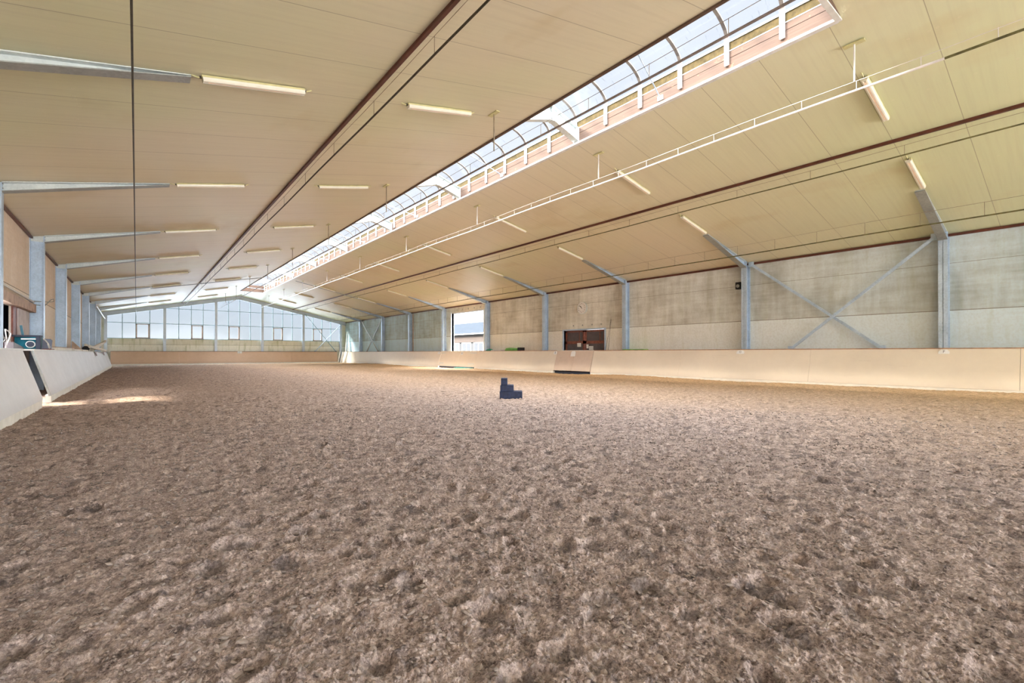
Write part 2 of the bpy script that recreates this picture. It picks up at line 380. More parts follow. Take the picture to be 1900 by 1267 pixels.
# ------------------------------------------------------------------ floor: hoof-printed sand
GX0, GX1, GY0, GY1, GS = -3.4, 20.0, YB, 57.0, 0.02
nx, ny = int((GX1 - GX0) / GS) + 2, int((GY1 - GY0) / GS) + 2
def vnoise(xs, ys, scale, seed):
    r = np.random.default_rng(seed); N = 256; tab = r.random((N, N)).astype(np.float32)
    u = xs * scale; v = ys * scale; iu = np.floor(u).astype(np.int64); iv = np.floor(v).astype(np.int64)
    fu = (u - iu).astype(np.float32); fv = (v - iv).astype(np.float32); fu = fu * fu * (3 - 2 * fu); fv = fv * fv * (3 - 2 * fv)
    a = tab[iu % N, iv % N]; b_ = tab[(iu + 1) % N, iv % N]; c_ = tab[iu % N, (iv + 1) % N]; d_ = tab[(iu + 1) % N, (iv + 1) % N]
    return (a * (1 - fu) + b_ * fu) * (1 - fv) + (c_ * (1 - fu) + d_ * fu) * fv - 0.5
gh = np.zeros((nx, ny), np.float32); gd = np.zeros((nx, ny), np.float32)
ncr = 9500
for i in range(ncr):
    cx = rng.uniform(GX0 + 0.3, GX1 - 0.3); cy = rng.uniform(GY0 + 0.3, GY1 - 0.3)
    if i < 1900: rr_ = 13 * math.sqrt(rng.random()); th = rng.uniform(-0.2, 1.6); cx, cy = rr_ * math.sin(th), rr_ * math.cos(th)
    if not (GX0 + .3 < cx < GX1 - .3 and GY0 + .3 < cy < GY1 - .3): continue
    R = rng.uniform(0.05, 0.10); dep = rng.uniform(0.008, 0.036); th = rng.uniform(0, math.pi); el_ = rng.uniform(0.6, 1.0)
    k = int(2.1 * R / GS) + 1; ix = int((cx - GX0) / GS); iy = int((cy - GY0) / GS)
    x0, x1, y0, y1 = max(ix - k, 0), min(ix + k + 1, nx), max(iy - k, 0), min(iy + k + 1, ny)
    X_, Y_ = np.meshgrid(GX0 + GS * np.arange(x0, x1) - cx, GY0 + GS * np.arange(y0, y1) - cy, indexing='ij')
    ca, sa = math.cos(th), math.sin(th); U = X_ * ca + Y_ * sa; V = (-X_ * sa + Y_ * ca) / el_
    q = np.sqrt(U * U + V * V) / R
    prof = -dep * np.clip(1 - q ** 3, 0, 1) * (0.75 + 0.5 * U / R * 0.8) + 0.38 * dep * np.exp(-((q - 1.25) / 0.28) ** 2) * (1 + 0.8 * U / R / 1.3)
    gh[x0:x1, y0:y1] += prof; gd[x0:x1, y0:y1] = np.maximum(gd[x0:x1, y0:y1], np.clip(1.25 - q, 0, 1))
def ground(xs, ys, fine=True):
    fx = np.clip((xs - GX0) / GS, 0, nx - 2.001); fy = np.clip((ys - GY0) / GS, 0, ny - 2.001)
    ix = fx.astype(int); iy = fy.astype(int); a = fx - ix; b_ = fy - iy
    bl = lambda g: (g[ix, iy] * (1 - a) + g[ix + 1, iy] * a) * (1 - b_) + (g[ix, iy + 1] * (1 - a) + g[ix + 1, iy + 1] * a) * b_
    h = bl(gh) * 0.95; d = bl(gd)
    h = h + vnoise(xs, ys, 0.35, 1) * 0.05 + vnoise(xs, ys, 1.7, 2) * 0.035 + vnoise(xs + 3.3, ys, 5.1, 3) * 0.018
    if fine:
        h = h + vnoise(xs, ys, 13.0, 4) * 0.016
        rdg = np.abs(vnoise(xs + 1.7, ys, 29.0, 5)); h = h + (0.25 - rdg) * 0.018
        h = h + vnoise(xs, ys, 61.0, 6) * 0.013
        rd2 = np.abs(vnoise(xs, ys + 5.1, 110.0, 7)); h = h + (0.25 - rd2) * 0.012
    edge = np.clip((-1.55 + 1.6 - xs) / 1.6, 0, 1)            # lower beside the left boards
    h = h - 0.085 * edge * edge * (3 - 2 * edge)
    re = np.clip((xs - 17.3) / 1.3, 0, 1); h = h + re * (0.012 + vnoise(xs * 0.2, ys, 0.22, 9) * 0.09)
    gate = np.exp(-((ys - 17.9) / 1.6) ** 2) + np.exp(-((ys - 29.8) / 2.6) ** 2); h = h - 0.055 * gate * re
    fe = np.clip((ys - 54.0) / 1.6, 0, 1); h = h - 0.06 * fe
    return h, d
TH0, TH1 = -0.22, 1.62      # azimuth range kept dense (from +Y towards +X)
th = np.concatenate([np.linspace(-math.pi, TH0, 260, endpoint=False), np.linspace(TH0, TH1, 1500, endpoint=False), np.linspace(TH1, math.pi, 200)])
rs = [0.35]
while rs[-1] < 62.0:
    r = rs[-1]; rs.append(r + min(max(0.0045, r * r * 1.5 / 955.0), 0.085))
rs = np.array(rs)
T, R_ = np.meshgrid(th, rs, indexing='ij')
FX = np.clip(R_ * np.sin(T), -3.3, 19.9); FYY = np.clip(R_ * np.cos(T), YB, 56.9)
hh, dm = ground(FX, FYY)
far = np.clip((R_ - 9) / 20, 0, 1); hh = hh.astype(np.float32)
nT, nR = T.shape
co = np.stack([FX, FYY, hh], -1).reshape(-1, 3).astype(np.float32)
i, j = np.meshgrid(np.arange(nT - 1), np.arange(nR - 1), indexing='ij')
q = np.stack([i * nR + j, i * nR + j + 1, (i + 1) * nR + j + 1, (i + 1) * nR + j], -1).reshape(-1, 4)
# drop quads that are clamped flat against the outer limits
A = co[q]; ext = np.abs((A[:, 2, 0] - A[:, 0, 0]) * (A[:, 3, 1] - A[:, 1, 1]) - (A[:, 2, 1] - A[:, 0, 1]) * (A[:, 3, 0] - A[:, 1, 0]))
q = q[ext > 1e-9]
me = bpy.data.meshes.new('floor'); me.vertices.add(len(co)); me.vertices.foreach_set('co', co.ravel())
me.loops.add(q.size); me.loops.foreach_set('vertex_index', q.ravel().astype(np.int32))
me.polygons.add(len(q)); me.polygons.foreach_set('loop_start', (np.arange(len(q)) * 4).astype(np.int32)); me.polygons.foreach_set('loop_total', np.full(len(q), 4, np.int32))
me.polygons.foreach_set('use_smooth', np.ones(len(q), bool))
me.update(calc_edges=True)
at = me.attributes.new('pit_shade', 'FLOAT', 'POINT'); at.data.foreach_set('value', dm.ravel().astype(np.float32))  # mask of hoof print interiors for the painted shade
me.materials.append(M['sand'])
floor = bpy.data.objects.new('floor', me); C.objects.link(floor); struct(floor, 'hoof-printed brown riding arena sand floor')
def gz(x, y): return float(ground(np.array([x]), np.array([y]))[0][0])
# small patch under the camera
MB().box(-0.5, 0.5, -0.5, 0.5, -0.2, -0.06).build('sand_bed', M['sand'], floor)

# loose clods and chips on the near sand (uncountable)
def clods(nm, count, rmax, smin, smax, flat, seed):
    r = np.random.default_rng(seed)
    ph = (1 + 5 ** 0.5) / 2
    ico = np.array([(-1, ph, 0), (1, ph, 0), (-1, -ph, 0), (1, -ph, 0), (0, -1, ph), (0, 1, ph), (0, -1, -ph), (0, 1, -ph), (ph, 0, -1), (ph, 0, 1), (-ph, 0, -1), (-ph, 0, 1)]) / 1.9
    fc = np.array([(0, 11, 5), (0, 5, 1), (0, 1, 7), (0, 7, 10), (0, 10, 11), (1, 5, 9), (5, 11, 4), (11, 10, 2), (10, 7, 6), (7, 1, 8), (3, 9, 4), (3, 4, 2), (3, 2, 6), (3, 6, 8), (3, 8, 9), (4, 9, 5), (2, 4, 11), (6, 2, 10), (8, 6, 7), (9, 8, 1)])
    th_ = r.uniform(-0.2, 1.6, count); rad = 1.2 + (rmax - 1.2) * r.random(count) ** 0.8
    px, py = rad * np.sin(th_), rad * np.cos(th_); ok = (px > -1.4) & (px < 18.3); px, py = px[ok], py[ok]; n_ = len(px)
    s_ = smin + (smax - smin) * r.random(n_) ** 3
    hz, _ = ground(px, py)
    V = ico[None] * (1 + r.uniform(-0.3, 0.3, (n_, 12, 1))) * s_[:, None, None] * np.stack([r.uniform(0.6, 1.5, n_), r.uniform(0.5, 1.0, n_), r.uniform(flat * 0.7, flat * 1.2, n_)], -1)[:, None, :]
    a_ = r.uniform(0, 6.28, n_); ca, sa = np.cos(a_)[:, None], np.sin(a_)[:, None]
    tx = r.uniform(-0.5, 0.5, n_)[:, None]
    X1 = V[..., 0] * ca - V[..., 1] * sa; Y1 = V[..., 0] * sa + V[..., 1] * ca; Z1 = V[..., 2] + tx * X1
    V = np.stack([X1 + px[:, None], Y1 + py[:, None], Z1 + (hz + s_ * flat * 0.25)[:, None]], -1).reshape(-1, 3)
    Fq = (fc[None] + 12 * np.arange(n_)[:, None, None]).reshape(-1, 3)
    mm = bpy.data.meshes.new(nm); mm.from_pydata(V.tolist(), [], Fq.tolist()); mm.materials.append(M['clod'])
    return mm
o = bpy.data.objects.new('sand_clods', clods('sand_clods', 42000, 10.0, 0.0025, 0.017, 0.5, 3)); C.objects.link(o)
tag(o, 'loose crumbs and clods of moist sand scattered over the near arena floor', 'sand crumbs', kind='stuff')

# ------------------------------------------------------------------ ceiling, walls
SY0, SY1, SX0, SX1 = 2.76, 49.6, 7.52, 9.42
def slab(mb, x0, x1, y0, y1, t_=0.12):
    z0, z1 = roofz(x0), roofz(x1)
    mb.hexa([(x0, y0, z0), (x1, y0, z1), (x1, y1, z1), (x0, y1, z0)], [(x0, y0, z0 + t_), (x1, y0, z1 + t_), (x1, y1, z1 + t_), (x0, y1, z0 + t_)])
mb = MB()
slab(mb, XL - 0.3, SX0, YB, YG + 0.2); slab(mb, SX1, XW + 0.3, YB, YG + 0.2)
for (a_, c_) in ((YB, SY0), (SY1, YG + 0.2)):
    slab(mb, SX0, XR, a_, c_); slab(mb, XR, SX1, a_, c_)
struct(mb.build('ceiling', M['ceiling']), 'cream sandwich panel ceiling with fine seams and screws')

# right wall with double door and open gateway
DY0, DY1, DZ = 16.42, 19.46, 2.40
WY0, WY1, WZ = 27.55, 31.98, 4.22
mb = MB()
for (a_, c_, z0, z1) in ((YB, DY0, -0.3, ZE + .05), (DY0, DY1, DZ, ZE + .05), (DY1, WY0, -0.3, ZE + .05), (WY0, WY1, WZ, ZE + .05), (WY1, YG + .2, -0.3, ZE + .05)):
    mb.box(XW, XW + 0.2, a_, c_, z0, z1)
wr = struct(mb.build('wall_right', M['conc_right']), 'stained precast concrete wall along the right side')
# left wall with sliding-door opening
LY0, LY1, LZ = 15.40, 18.15, 2.36
mb = MB()
for (a_, c_, z0, z1) in ((YB, LY0, -0.3, ZE + .05), (LY0, LY1, LZ, ZE + .05), (LY1, YG + .2, -0.3, ZE + .05)):
    mb.box(XL - 0.05, XL, a_, c_, z0, z1)
struct(mb.build('wall_left', M['conc_left']), 'peach concrete wall along the left side')
struct(MB().box(XL, XW, YG, YG + 0.2, -0.3, 2.45).prism([(XL, 2.45), (XL + .42, 2.45), (XL + .42, roofz(XL + .42)), (XL, ZE)], 'y', YG, YG + .2).prism([(XW - .62, 2.45), (XW, 2.45), (XW, ZE), (XW - .62, roofz(XW - .62))], 'y', YG, YG + .2).build('wall_front', M['conc_gable']), 'low mossy concrete wall under the gable glazing')
# brown eave strips
struct(MB().box(XW - 0.07, XW, YB, YG, ZE - 0.075, ZE - 0.005).build('trim_right', M['brown_metal']), 'thin brown strip where ceiling meets right wall')
struct(MB().box(XL, XL + 0.07, YB, YG, ZE - 0.06, ZE - 0.005).build('trim_left', M['brown_metal']), 'thin brown strip where ceiling meets left wall')

# ------------------------------------------------------------------ gable glazing, window_1..5
posts = [XL + 0.42, 2.10, 6.30, 10.55, 14.72, XW - 0.62]
mulls = [(-1.04, -0.07, 0.97), (3.22, 4.23, 5.22), (7.42, 8.44, 9.44), (11.63, 12.61, 13.61), (15.80, 16.82, 17.80)]
case = [(1, 2), (1, 2), (0, 1), (0, 1), (0, 1)]
RD = 0.38
for bay in range(5):
    xa, xb = posts[bay], posts[bay + 1]; yy = YG + 0.02
    g = empty(f'window_{bay + 1}', ((xa + xb) / 2, YG, 2.47)); struct(g, 'tall gable glazing bay with one small casement, ' + ('left end bay', 'second bay from left', 'middle bay under the ridge', 'fourth bay from left', 'right end bay')[bay])
    prof = [(xa, 2.47), (xb, 2.47), (xb, roofz(xb) - 0.05)] + ([(XR, ZR - 0.05)] if xa < XR < xb else []) + [(xa, roofz(xa) - 0.05)]
    MB().add([(p_[0], yy + 0.06, p_[1]) for p_ in prof], [tuple(range(len(prof)))]).build('pane', M['gable_glass'], g)
    MB().box(xa, xb, yy, yy + 0.07, 2.45, 2.50).build('sill', M['mull'], g)
    for mx_ in mulls[bay]: MB().box(mx_ - 0.028, mx_ + 0.028, yy, yy + 0.08, 2.48, roofz(mx_) - 0.2).build('mullion', M['mull'], g)
    MB().box(xa, xb, yy - 0.01, yy + 0.06, 3.90, 3.955).build('transom', M['mull'], g)
    if 0 < bay < 4: MB().box(xa, xb, yy - 0.01, yy + 0.06, 5.40, 5.45).build('transom', M['mull'], g)
    c0, c1 = mulls[bay][case[bay][0]], mulls[bay][case[bay][1]]
    cf = MB(); 
    for bx in ((c0, c0 + .10, 2.5, 3.86), (c1 - .13, c1, 2.5, 3.86), (c0, c1, 2.5, 2.58), (c0, c1, 3.78, 3.86)): cf.box(bx[0], bx[1], yy - 0.05, yy + 0.05, bx[2], bx[3])
    cf.build('casement', M['mull_frame'], g)
# gable steel
ordn = ['leftmost', 'second from left', 'third from left', 'fourth from left', 'fifth from left', 'rightmost']
for i_, x_ in enumerate(posts):
    zt = roofz(x_) - RD + 0.02
    o = thing('gable_post', (x_, YG - 0.2, 0), f'blue-grey steel post in front of the far gable glazing, {ordn[i_]} of six', 'post', 'steel posts of the far gable')
    MB().box(x_ - .11, x_ + .11, YG - .28, YG - .265, 0, zt).box(x_ - .006, x_ + .006, YG - .27, YG - .08, 0, zt).box(x_ - .11, x_ + .11, YG - .09, YG - .075, 0, zt).build('post', M['post_blue'], o)
o = thing('gable_rafter', (XR, YG - 0.2, ZE), 'pitched blue-grey steel beam along the top of the far gable glazing', 'beam')
for (xa, xb) in ((XL, XR), (XR, XW)):
    mb = MB(); za, zb = roofz(xa), roofz(xb)
    for (dy0, dy1, t0, t1) in ((-.28, -.08, RD - .02, RD), (-.185, -.175, .0, RD), (-.28, -.08, 0.0, .02)):
        mb.hexa([(xa, YG + dy0, za - t1), (xa, YG + dy1, za - t1), (xb, YG + dy1, zb - t1), (xb, YG + dy0, zb - t1)],
                [(xa, YG + dy0, za - t0), (xa, YG + dy1, za - t0), (xb, YG + dy1, zb - t0), (xb, YG + dy0, zb - t0)])
    mb.build('rafter', M['post_blue'], o)
def brace(label, p0, p1, group, r=0.045, mat='galv', flat=True):
    o = thing('brace', p0, label, 'brace', group)
    mb = MB(); (mb.bar(p0, p1, 0.09, 0.05, (1, 0, 0)) if flat else mb.tube([p0, p1], r, 8)); mb.build('rod', M[mat], o)
    for p in (p0, p1): MB().box(p[0] - .02, p[0] + .02, p[1] - .1, p[1] + .1, p[2] - .1, p[2] + .1).build('gusset_plate', M[mat], o)
GBR = 'diagonal braces of the far gable'
brace('gable brace running down to the right in the far right corner', (14.95, YG - .33, 5.35), (18.3, YG - .33, 1.27), GBR, mat='mull')
brace('gable brace running down to the left in the far right corner', (18.75, YG - .40, 4.35), (15.9, YG - .40, 1.27), GBR, mat='galv')

# ------------------------------------------------------------------ portal frames: columns with haunches
def column(side, k, label):
    y_ = FY(k)
    if side == 'R': s_, xin, xout, xt, zt = 1, 19.2, XW, 16.22, roofz(16.22)
    else: s_, xin, xout, xt, zt = -1, -2.29, XL, 0.65, roofz(0.65)
    zc = 4.57 if side == 'R' else 4.62
    o = thing('steel_column', (xin, y_, 0), label, 'column', 'steel columns along the right wall' if side == 'R' else 'steel columns along the left wall')
    T = 0.016
    def bx(mb, x0, x1, *a): mb.box(min(x0, x1), max(x0, x1), *a)
    mb = MB()
    bx(mb, xin, xin + s_ * T, y_ - .11, y_ + .11, -.3, zc); bx(mb, xin, xout, y_ - .006, y_ + .006, -.3, zc - .001)
    bx(mb, xout - s_ * T, xout, y_ - .11, y_ + .11, -.3, roofz(xout) - .03)
    mb.build('shaft', M['galv'], o)
    hb = MB(); ze_ = roofz(xin); dz_ = 0.0 if side == 'R' else 0.0
    # web
    hb.hexa([(xt, y_ - .006, zt - .03), (xin, y_ - .006, zc), (xout, y_ - .006, zc), (xout, y_ - .006, roofz(xout) - .005)],
            [(xt, y_ + .006, zt - .03), (xin, y_ + .006, zc), (xout, y_ + .006, zc), (xout, y_ + .006, roofz(xout) - .005)])
    hb.build('haunch_web', M['galv_light'] if side == 'L' else M['galv'], o)
    fl = MB()
    xq = xin - s_ * 0.25 if side == 'R' else xin
    for (w_, t0) in ((.11, .0),):
        fl.hexa([(xin, y_ - w_, zc - T), (xin, y_ + w_, zc - T), (xt, y_ + w_, zt - .05), (xt, y_ - w_, zt - .05)],
                [(xin, y_ - w_, zc), (xin, y_ + w_, zc), (xt, y_ + w_, zt - .034), (xt, y_ - w_, zt - .034)])
    fl.build('haunch_flange', M['galv_dull'], o)
    tf = MB(); w_ = .1
    tf.hexa([(xin, y_ - w_, roofz(xin) - .028), (xin, y_ + w_, roofz(xin) - .028), (xt, y_ + w_, zt - .02), (xt, y_ - w_, zt - .02)],
            [(xin, y_ - w_, roofz(xin) - .006), (xin, y_ + w_, roofz(xin) - .006), (xt, y_ + w_, zt - .006), (xt, y_ - w_, zt - .006)])
    tf.build('top_flange', M['galv_light'], o)
    ep = MB(); bx(ep, xin - s_ * .004, xin + s_ * .02, y_ - .115, y_ + .115, zc, roofz(xin) - .03); ep.build('end_plate', M['galv'], o)
    if k < 5:
        for sy in (-.07, .07):
            for q_ in range(3): MB().disc((xin - s_ * .012, y_ + sy, zc + .06 + q_ * .1), .014, 'x', 6, .02).build('bolt', M['galv_dull'], o)
    return o
RL_ = ['grey steel column of the right wall above the F sign', 'grey steel column of the right wall above the round dot sign', 'grey steel column of the right wall between the clock and the black speaker bay',
       'grey steel column of the right wall just left of the brown double door', 'grey steel column at the right edge of the open gateway', 'grey steel column at the left edge of the open gateway',
       'first grey steel column beyond the open gateway on the right wall', 'grey steel column at the near end of the far X bracing', 'grey steel column at the far end of the far X bracing']
for k in range(9): column('R', k, RL_[k])
LL_ = {1: 'nearest left column, only its tapered haunch showing at the upper left edge', 2: 'left wall column cut by the picture edge beside the dark doorway', 3: 'left wall column behind the gap in the left boards',
       4: 'left wall column behind the grey plastic chair back', 5: 'left wall column behind the planks, third from the doorway', 6: 'left wall column near the brown plank end, fourth from the doorway',
       7: 'left wall column beside the heap of white rails', 8: 'last left wall column before the far gable corner'}
for k in range(1, 9): column('L', k, LL_[k])
# ridge beams across the skylight
ol = ['nearest', 'second nearest', 'third nearest', 'fourth nearest', 'fifth nearest', 'sixth nearest', 'seventh nearest', 'farthest']
for k in range(1, 9):
    y_ = FY(k); o = thing('ridge_beam', (XR, y_, 7.2), f'pale galvanized peaked steel beam crossing the skylight, {ol[k - 1]} of eight', 'beam', 'ridge beams across the skylight')
    zb = lambda x_: roofz(x_) + .0; D = .34; xm = 8.46
    for (xa, xb) in ((SX0 - .02, xm), (xm, SX1 + .02)):
        mb = MB()
        za, zb_ = [7.20 + (0 if x_ == xm else -.0) - abs(x_ - xm) * .30 for x_ in (xa, xb)]
        for (w_, d0, d1) in ((.006, 0, D), (.09, -.015, 0), (.09, D, D + .015)):
            mb.hexa([(xa, y_ - w_, za + d0), (xa, y_ + w_, za + d0), (xb, y_ + w_, zb_ + d0), (xb, y_ - w_, zb_ + d0)],
                    [(xa, y_ - w_, za + d1), (xa, y_ + w_, za + d1), (xb, y_ + w_, zb_ + d1), (xb, y_ - w_, zb_ + d1)])
        mb.build('beam_half', M['galv_light'], o)
    MB().box(xm - .02, xm + .02, y_ - .09, y_ + .09, 7.16, 7.58).build('joint_plate', M['galv_light'], o)
    for q_ in range(4):
        for sy in (-.05, .05): MB().disc((xm - .03, y_ + sy, 7.24 + q_ * .09), .014, 'x', 6, .02).build('bolt', M['galv_dull'], o)
    MB().box(SX1 - .03, SX1 - .0, y_ - .1, y_ + .1, 6.88, 7.27).build('end_plate', M['white_steel'], o)

# ------------------------------------------------------------------ skylight
sk = empty('window_6', (8.46, 26, 6.9)); struct(sk, 'long barrel-vaulted polycarbonate ridge skylight')
def arch(t_, r=0): 
    a_ = math.pi * t_; return (8.46 - 0.97 * math.cos(a_) * (1 + r), 7.46 + (0.50 + r) * math.sin(a_))
NA = 14
mb = MB()
P0 = [arch(i_ / NA) for i_ in range(NA + 1)]; 
mb.add([(p[0], y_, p[1]) for y_ in (SY0, SY1) for p in P0], [(i_, i_ + 1, NA + 2 + i_, NA + 1 + i_) for i_ in range(NA)])
for y_ in (SY0, SY1): mb.add([(p[0], y_, p[1]) for p in P0], [tuple(range(NA + 1))])
mb.build('glazing', M['polycarb'], sk, smooth=False)
first = None; k = 0; y_ = SY0 - 0.02 + 0.9
while y_ < SY1:
    if first is None:
        mb = MB(); w_ = .035
        for i_ in range(NA):
            a_, c_ = arch(i_ / NA), arch((i_ + 1) / NA); a2, c2 = arch(i_ / NA, -.03), arch((i_ + 1) / NA, -.03)
            mb.hexa([(a2[0], y_ - w_, a2[1]), (a2[0], y_ + w_, a2[1]), (a_[0], y_ + w_, a_[1]), (a_[0], y_ - w_, a_[1])],
                    [(c2[0], y_ - w_, c2[1]), (c2[0], y_ + w_, c2[1]), (c_[0], y_ + w_, c_[1]), (c_[0], y_ - w_, c_[1])])
        first = mb.build('rib', M['rib'], sk, origin=(8.46, y_, 7.4)); base_y = y_; k = 1
        legs = [MB().box(SX1 - .055, SX1 - .02, y_ - .045, y_ + .045, 6.97, 7.50).build('rib_leg', M['white_steel'], first), MB().box(SX0 + .02, SX0 + .055, y_ - .045, y_ + .045, 6.97, 7.50).build('rib_leg', M['white_steel'], first)]
    else:
        c_ = first.copy(); C.objects.link(c_); c_.parent = sk; c_.location = (first.location[0], first.location[1] + (y_ - base_y), first.location[2])
        for lg in legs: d_ = lg.copy(); C.objects.link(d_); d_.parent = c_
    y_ += 1.055
for sx, x0, x1 in ((1, SX1 - .006, SX1 + .05), (-1, SX0 - .05, SX0 + .006)):
    zb0 = roofz(SX1)
    MB().box(x0, x1, SY0, SY1, zb0 - 0.0, 7.105).build('curb_board', M['timber'], sk)
    MB().box(x0, x1, SY0, SY1, 7.115, 7.25).build('curb_board', M['timber'], sk)
    MB().box(x0 - .005, x1 + .005, SY0, SY1, 7.25, 7.265).build('flashing', M['galv_light'], sk)
    MB().box(x0, x1, SY0, SY1, 7.265, 7.43).build('insulation_strip', M['insul'], sk)
    MB().box(x0 - .02, x1 + .02, SY0, SY1, 7.43, 7.47).build('sill_rail', M['white_steel'], sk)
for y_ in (SY0, SY1):
    MB().box(SX0, SX1, y_ - .05, y_, 6.86, 7.47).build('end_board', M['timber'], sk)
mb = MB(); z_ = roofz(SX1); mb.box(SX1 - .06, SX1 + .045, SY0, SY1, z_ - .035, z_ + .012); mb.build('drip_edge', M['white_steel'], sk)
mb = MB(); z_ = roofz(SX0); mb.box(SX0 - .04, SX0 + .03, SY0, SY1, z_ - .03, z_ - .005); mb.build('left_edge_strip', M['pipe_grey'], sk)
mb = MB(); mb.box(SX0, SX1, SY0 - .06, SY0 + .03, 6.80, 6.83); mb.build('near_edge_strip', M['white_steel'], sk)
for k in range(0, 8):
    yc = FY(k) + 3.0
    MB().tube([(SX0, yc - .35, 7.0), (SX1 - .02, yc + .35, 6.98)], .014, 6).build('tie_rod', M['galv'], sk)
    MB().box(SX1 - .03, SX1, yc + .28, yc + .42, 6.93, 7.03).build('tie_plate', M['white_steel'], sk)

# ------------------------------------------------------------------ fluorescent lamps
def lamp_proto():
    """local frame: length along x, hanging below z = 0"""
    r = bpy.data.objects.new('fluorescent_lamp', None); C.objects.link(r)
    L = 0.785
    MB().prism([(-.062, -.012), (.062, -.012), (.066, -.045), (-.066, -.045)], 'x', -L, L).build('tray', M['lamp_tray']).parent = r
    MB().prism([(-.064, -.045), (.064, -.045), (.060, -.075), (.046, -.098), (.024, -.104), (.016, -.099), (-.016, -.099), (-.024, -.104), (-.046, -.098), (-.060, -.075)], 'x', -L + .01, L - .01).build('cover', M['lamp_cover']).parent = r
    MB().prism([(-.015, -.098), (.015, -.098), (.012, -.103), (-.012, -.103)], 'x', -L + .08, L - .08).build('tube', M['reflector_stand_in_peach']).parent = r  # peach strip laid on the cover, standing for the reflector inside
    for s_ in (-1, 1):
        MB().tube([(s_ * L, 0, -.03), (s_ * (L + .05), 0, -.035), (s_ * (L + .10), .01, -.012), (s_ * (L + .13), .01, .0)], .011, 6).build('cable', M['lamp_tray']).parent = r
        MB().disc((s_ * (L + .01), 0, -.03), .02, 'x', 8, .03).build('gland', M['rubber']).parent = r
    return r
rows = [('outermost left lamp row', (.763, 2.33)), ('lamp row just left of the skylight', (4.285, 5.873)), ('lamp row just right of the skylight', (11.088, 12.583)), ('outermost right lamp row', (14.494, 16.015))]
om = ['nearest', 'second nearest', 'third nearest', 'fourth nearest', 'fifth nearest', 'sixth nearest', 'seventh nearest', 'eighth nearest', 'farthest']
proto = None
for ri, (rname, (xa, xb)) in enumerate(rows):
    for k in range(1 if ri < 2 else 0, 9):
        if proto is None: proto = lamp_proto(); r = proto
        else:
            r = proto.copy(); C.objects.link(r)
            for ch in list(proto.children):
                c_ = ch.copy(); C.objects.link(c_); c_.parent = r
        xm = (xa + xb) / 2; sl = SL if xm < XR else -SR
        r.location = (xm, FY(k) - .10, roofz(xm)); r.rotation_euler = (0, -math.atan(sl), 0)
        idx = k - (1 if ri < 2 else 0)
        o_ = om[idx] if idx < 7 or ri >= 2 else ('farthest' if idx == 7 else om[idx])
        tag(r, f'{"cream fluorescent batten lamp" }, {o_} one in the {rname}', 'lamp', 'fluorescent lamps, ' + rname)

# ------------------------------------------------------------------ sprinkler lines
def line(label, x_, zp, zm, matp, matw, rp, step, y0=-6.0, y1=55.2, rods=None, rodmat='wire_lit', ystart=None, off=0.0, nearmat=None):
    o = thing('sprinkler_line', (x_, 25, zp), label, 'pipe', 'sprinkler lines hung below the ceiling')
    pts = lambda z_, amp, ya, yb: [(x_, y_, z_ + amp * math.sin(y_ * .9 + x_)) for y_ in np.arange(ya, yb, 1.5)]
    if nearmat:
        MB().tube(pts(zp, .01, y0, 1.6), rp, 8).build('pipe', M[nearmat], o); MB().tube(pts(zp, .01, 1.5 - (1.5 - y0) % 1.5, y1), rp, 8).build('pipe', M[matp], o)
    else: MB().tube(pts(zp, .01, y0, y1), rp, 8).build('pipe', M[matp], o)
    MB().tube(pts(zm, .015, y0, y1), .0045, 5).build('messenger_wire', M[matw], o)
    f = None; y_ = off
    while y_ < y1 - .5:
        if f is None: f = MB().tube([(x_, y_, zp), (x_, y_, zm)], .0055, 5).build('dropper', M[matw], o, origin=(x_, y_, zp)); fy = y_
        else: c_ = f.copy(); C.objects.link(c_); c_.parent = o; c_.location = (f.location[0], f.location[1] + y_ - fy, f.location[2])
        y_ += step
    if rods:
        for k in range(0, 9):
            y_ = FY(k) - .2; MB().tube([(x_, y_, zm), (x_, y_, roofz(x_) + .0)], .014, 6).build('hanger_rod', M[rodmat], o)
            MB().box(x_ - .05, x_ + .05, y_ - .16, y_ + .16, roofz(x_) - .035, roofz(x_) - .012).build('bracket', M['lamp_tray'], o)
    return o
line('thin dark pipe that reads as a vertical line at the far left of the ceiling', -.05, 4.60, 4.95, 'pipe_dark', 'wire', .012, 2.4, off=7.0)
line('dark pipe beside the brown rail on the left roof slope', 3.48, 5.58, 5.86, 'pipe_dark', 'wire', .017, 2.3, off=1.6)
line('grey-brown pipe running diagonally across the skylight', 6.45, 5.55, 5.78, 'pipe_grey', 'wire', .020, 1.3, rods=True, rodmat='wire', off=.6)
line('bright white ladder-like pipe and wire right of the skylight', 10.1, 5.835, 6.0, 'wire_lit', 'wire_lit', .021, .89, rods=True, off=.9, nearmat='pipe_olive')  # one pipe: white length coloured as lit, olive near length as unlit
line('olive pipe just below the brown rail on the right slope', 13.58, 5.60, 5.82, 'pipe_olive', 'wire', .017, 1.9, off=.8)
line('lowest dark olive pipe, close above the right wall', 16.75, 4.58, 4.93, 'pipe_olive', 'wire', .019, 1.25, off=.5)
for x_, lb in ((3.45, 'brown rail running lengthwise on the left roof slope'), (13.55, 'brown rail running lengthwise on the right roof slope')):
    z_ = roofz(x_)
    o = MB().box(x_ - .03, x_ + .03, YB, YG - .3, z_ - .065, z_ + .004).build('roof_rail', M['brown_metal'], origin=(x_, 25, z_)); tag(o, lb, 'rail', 'brown rails on the ceiling')
y_ = FY(6) - .12
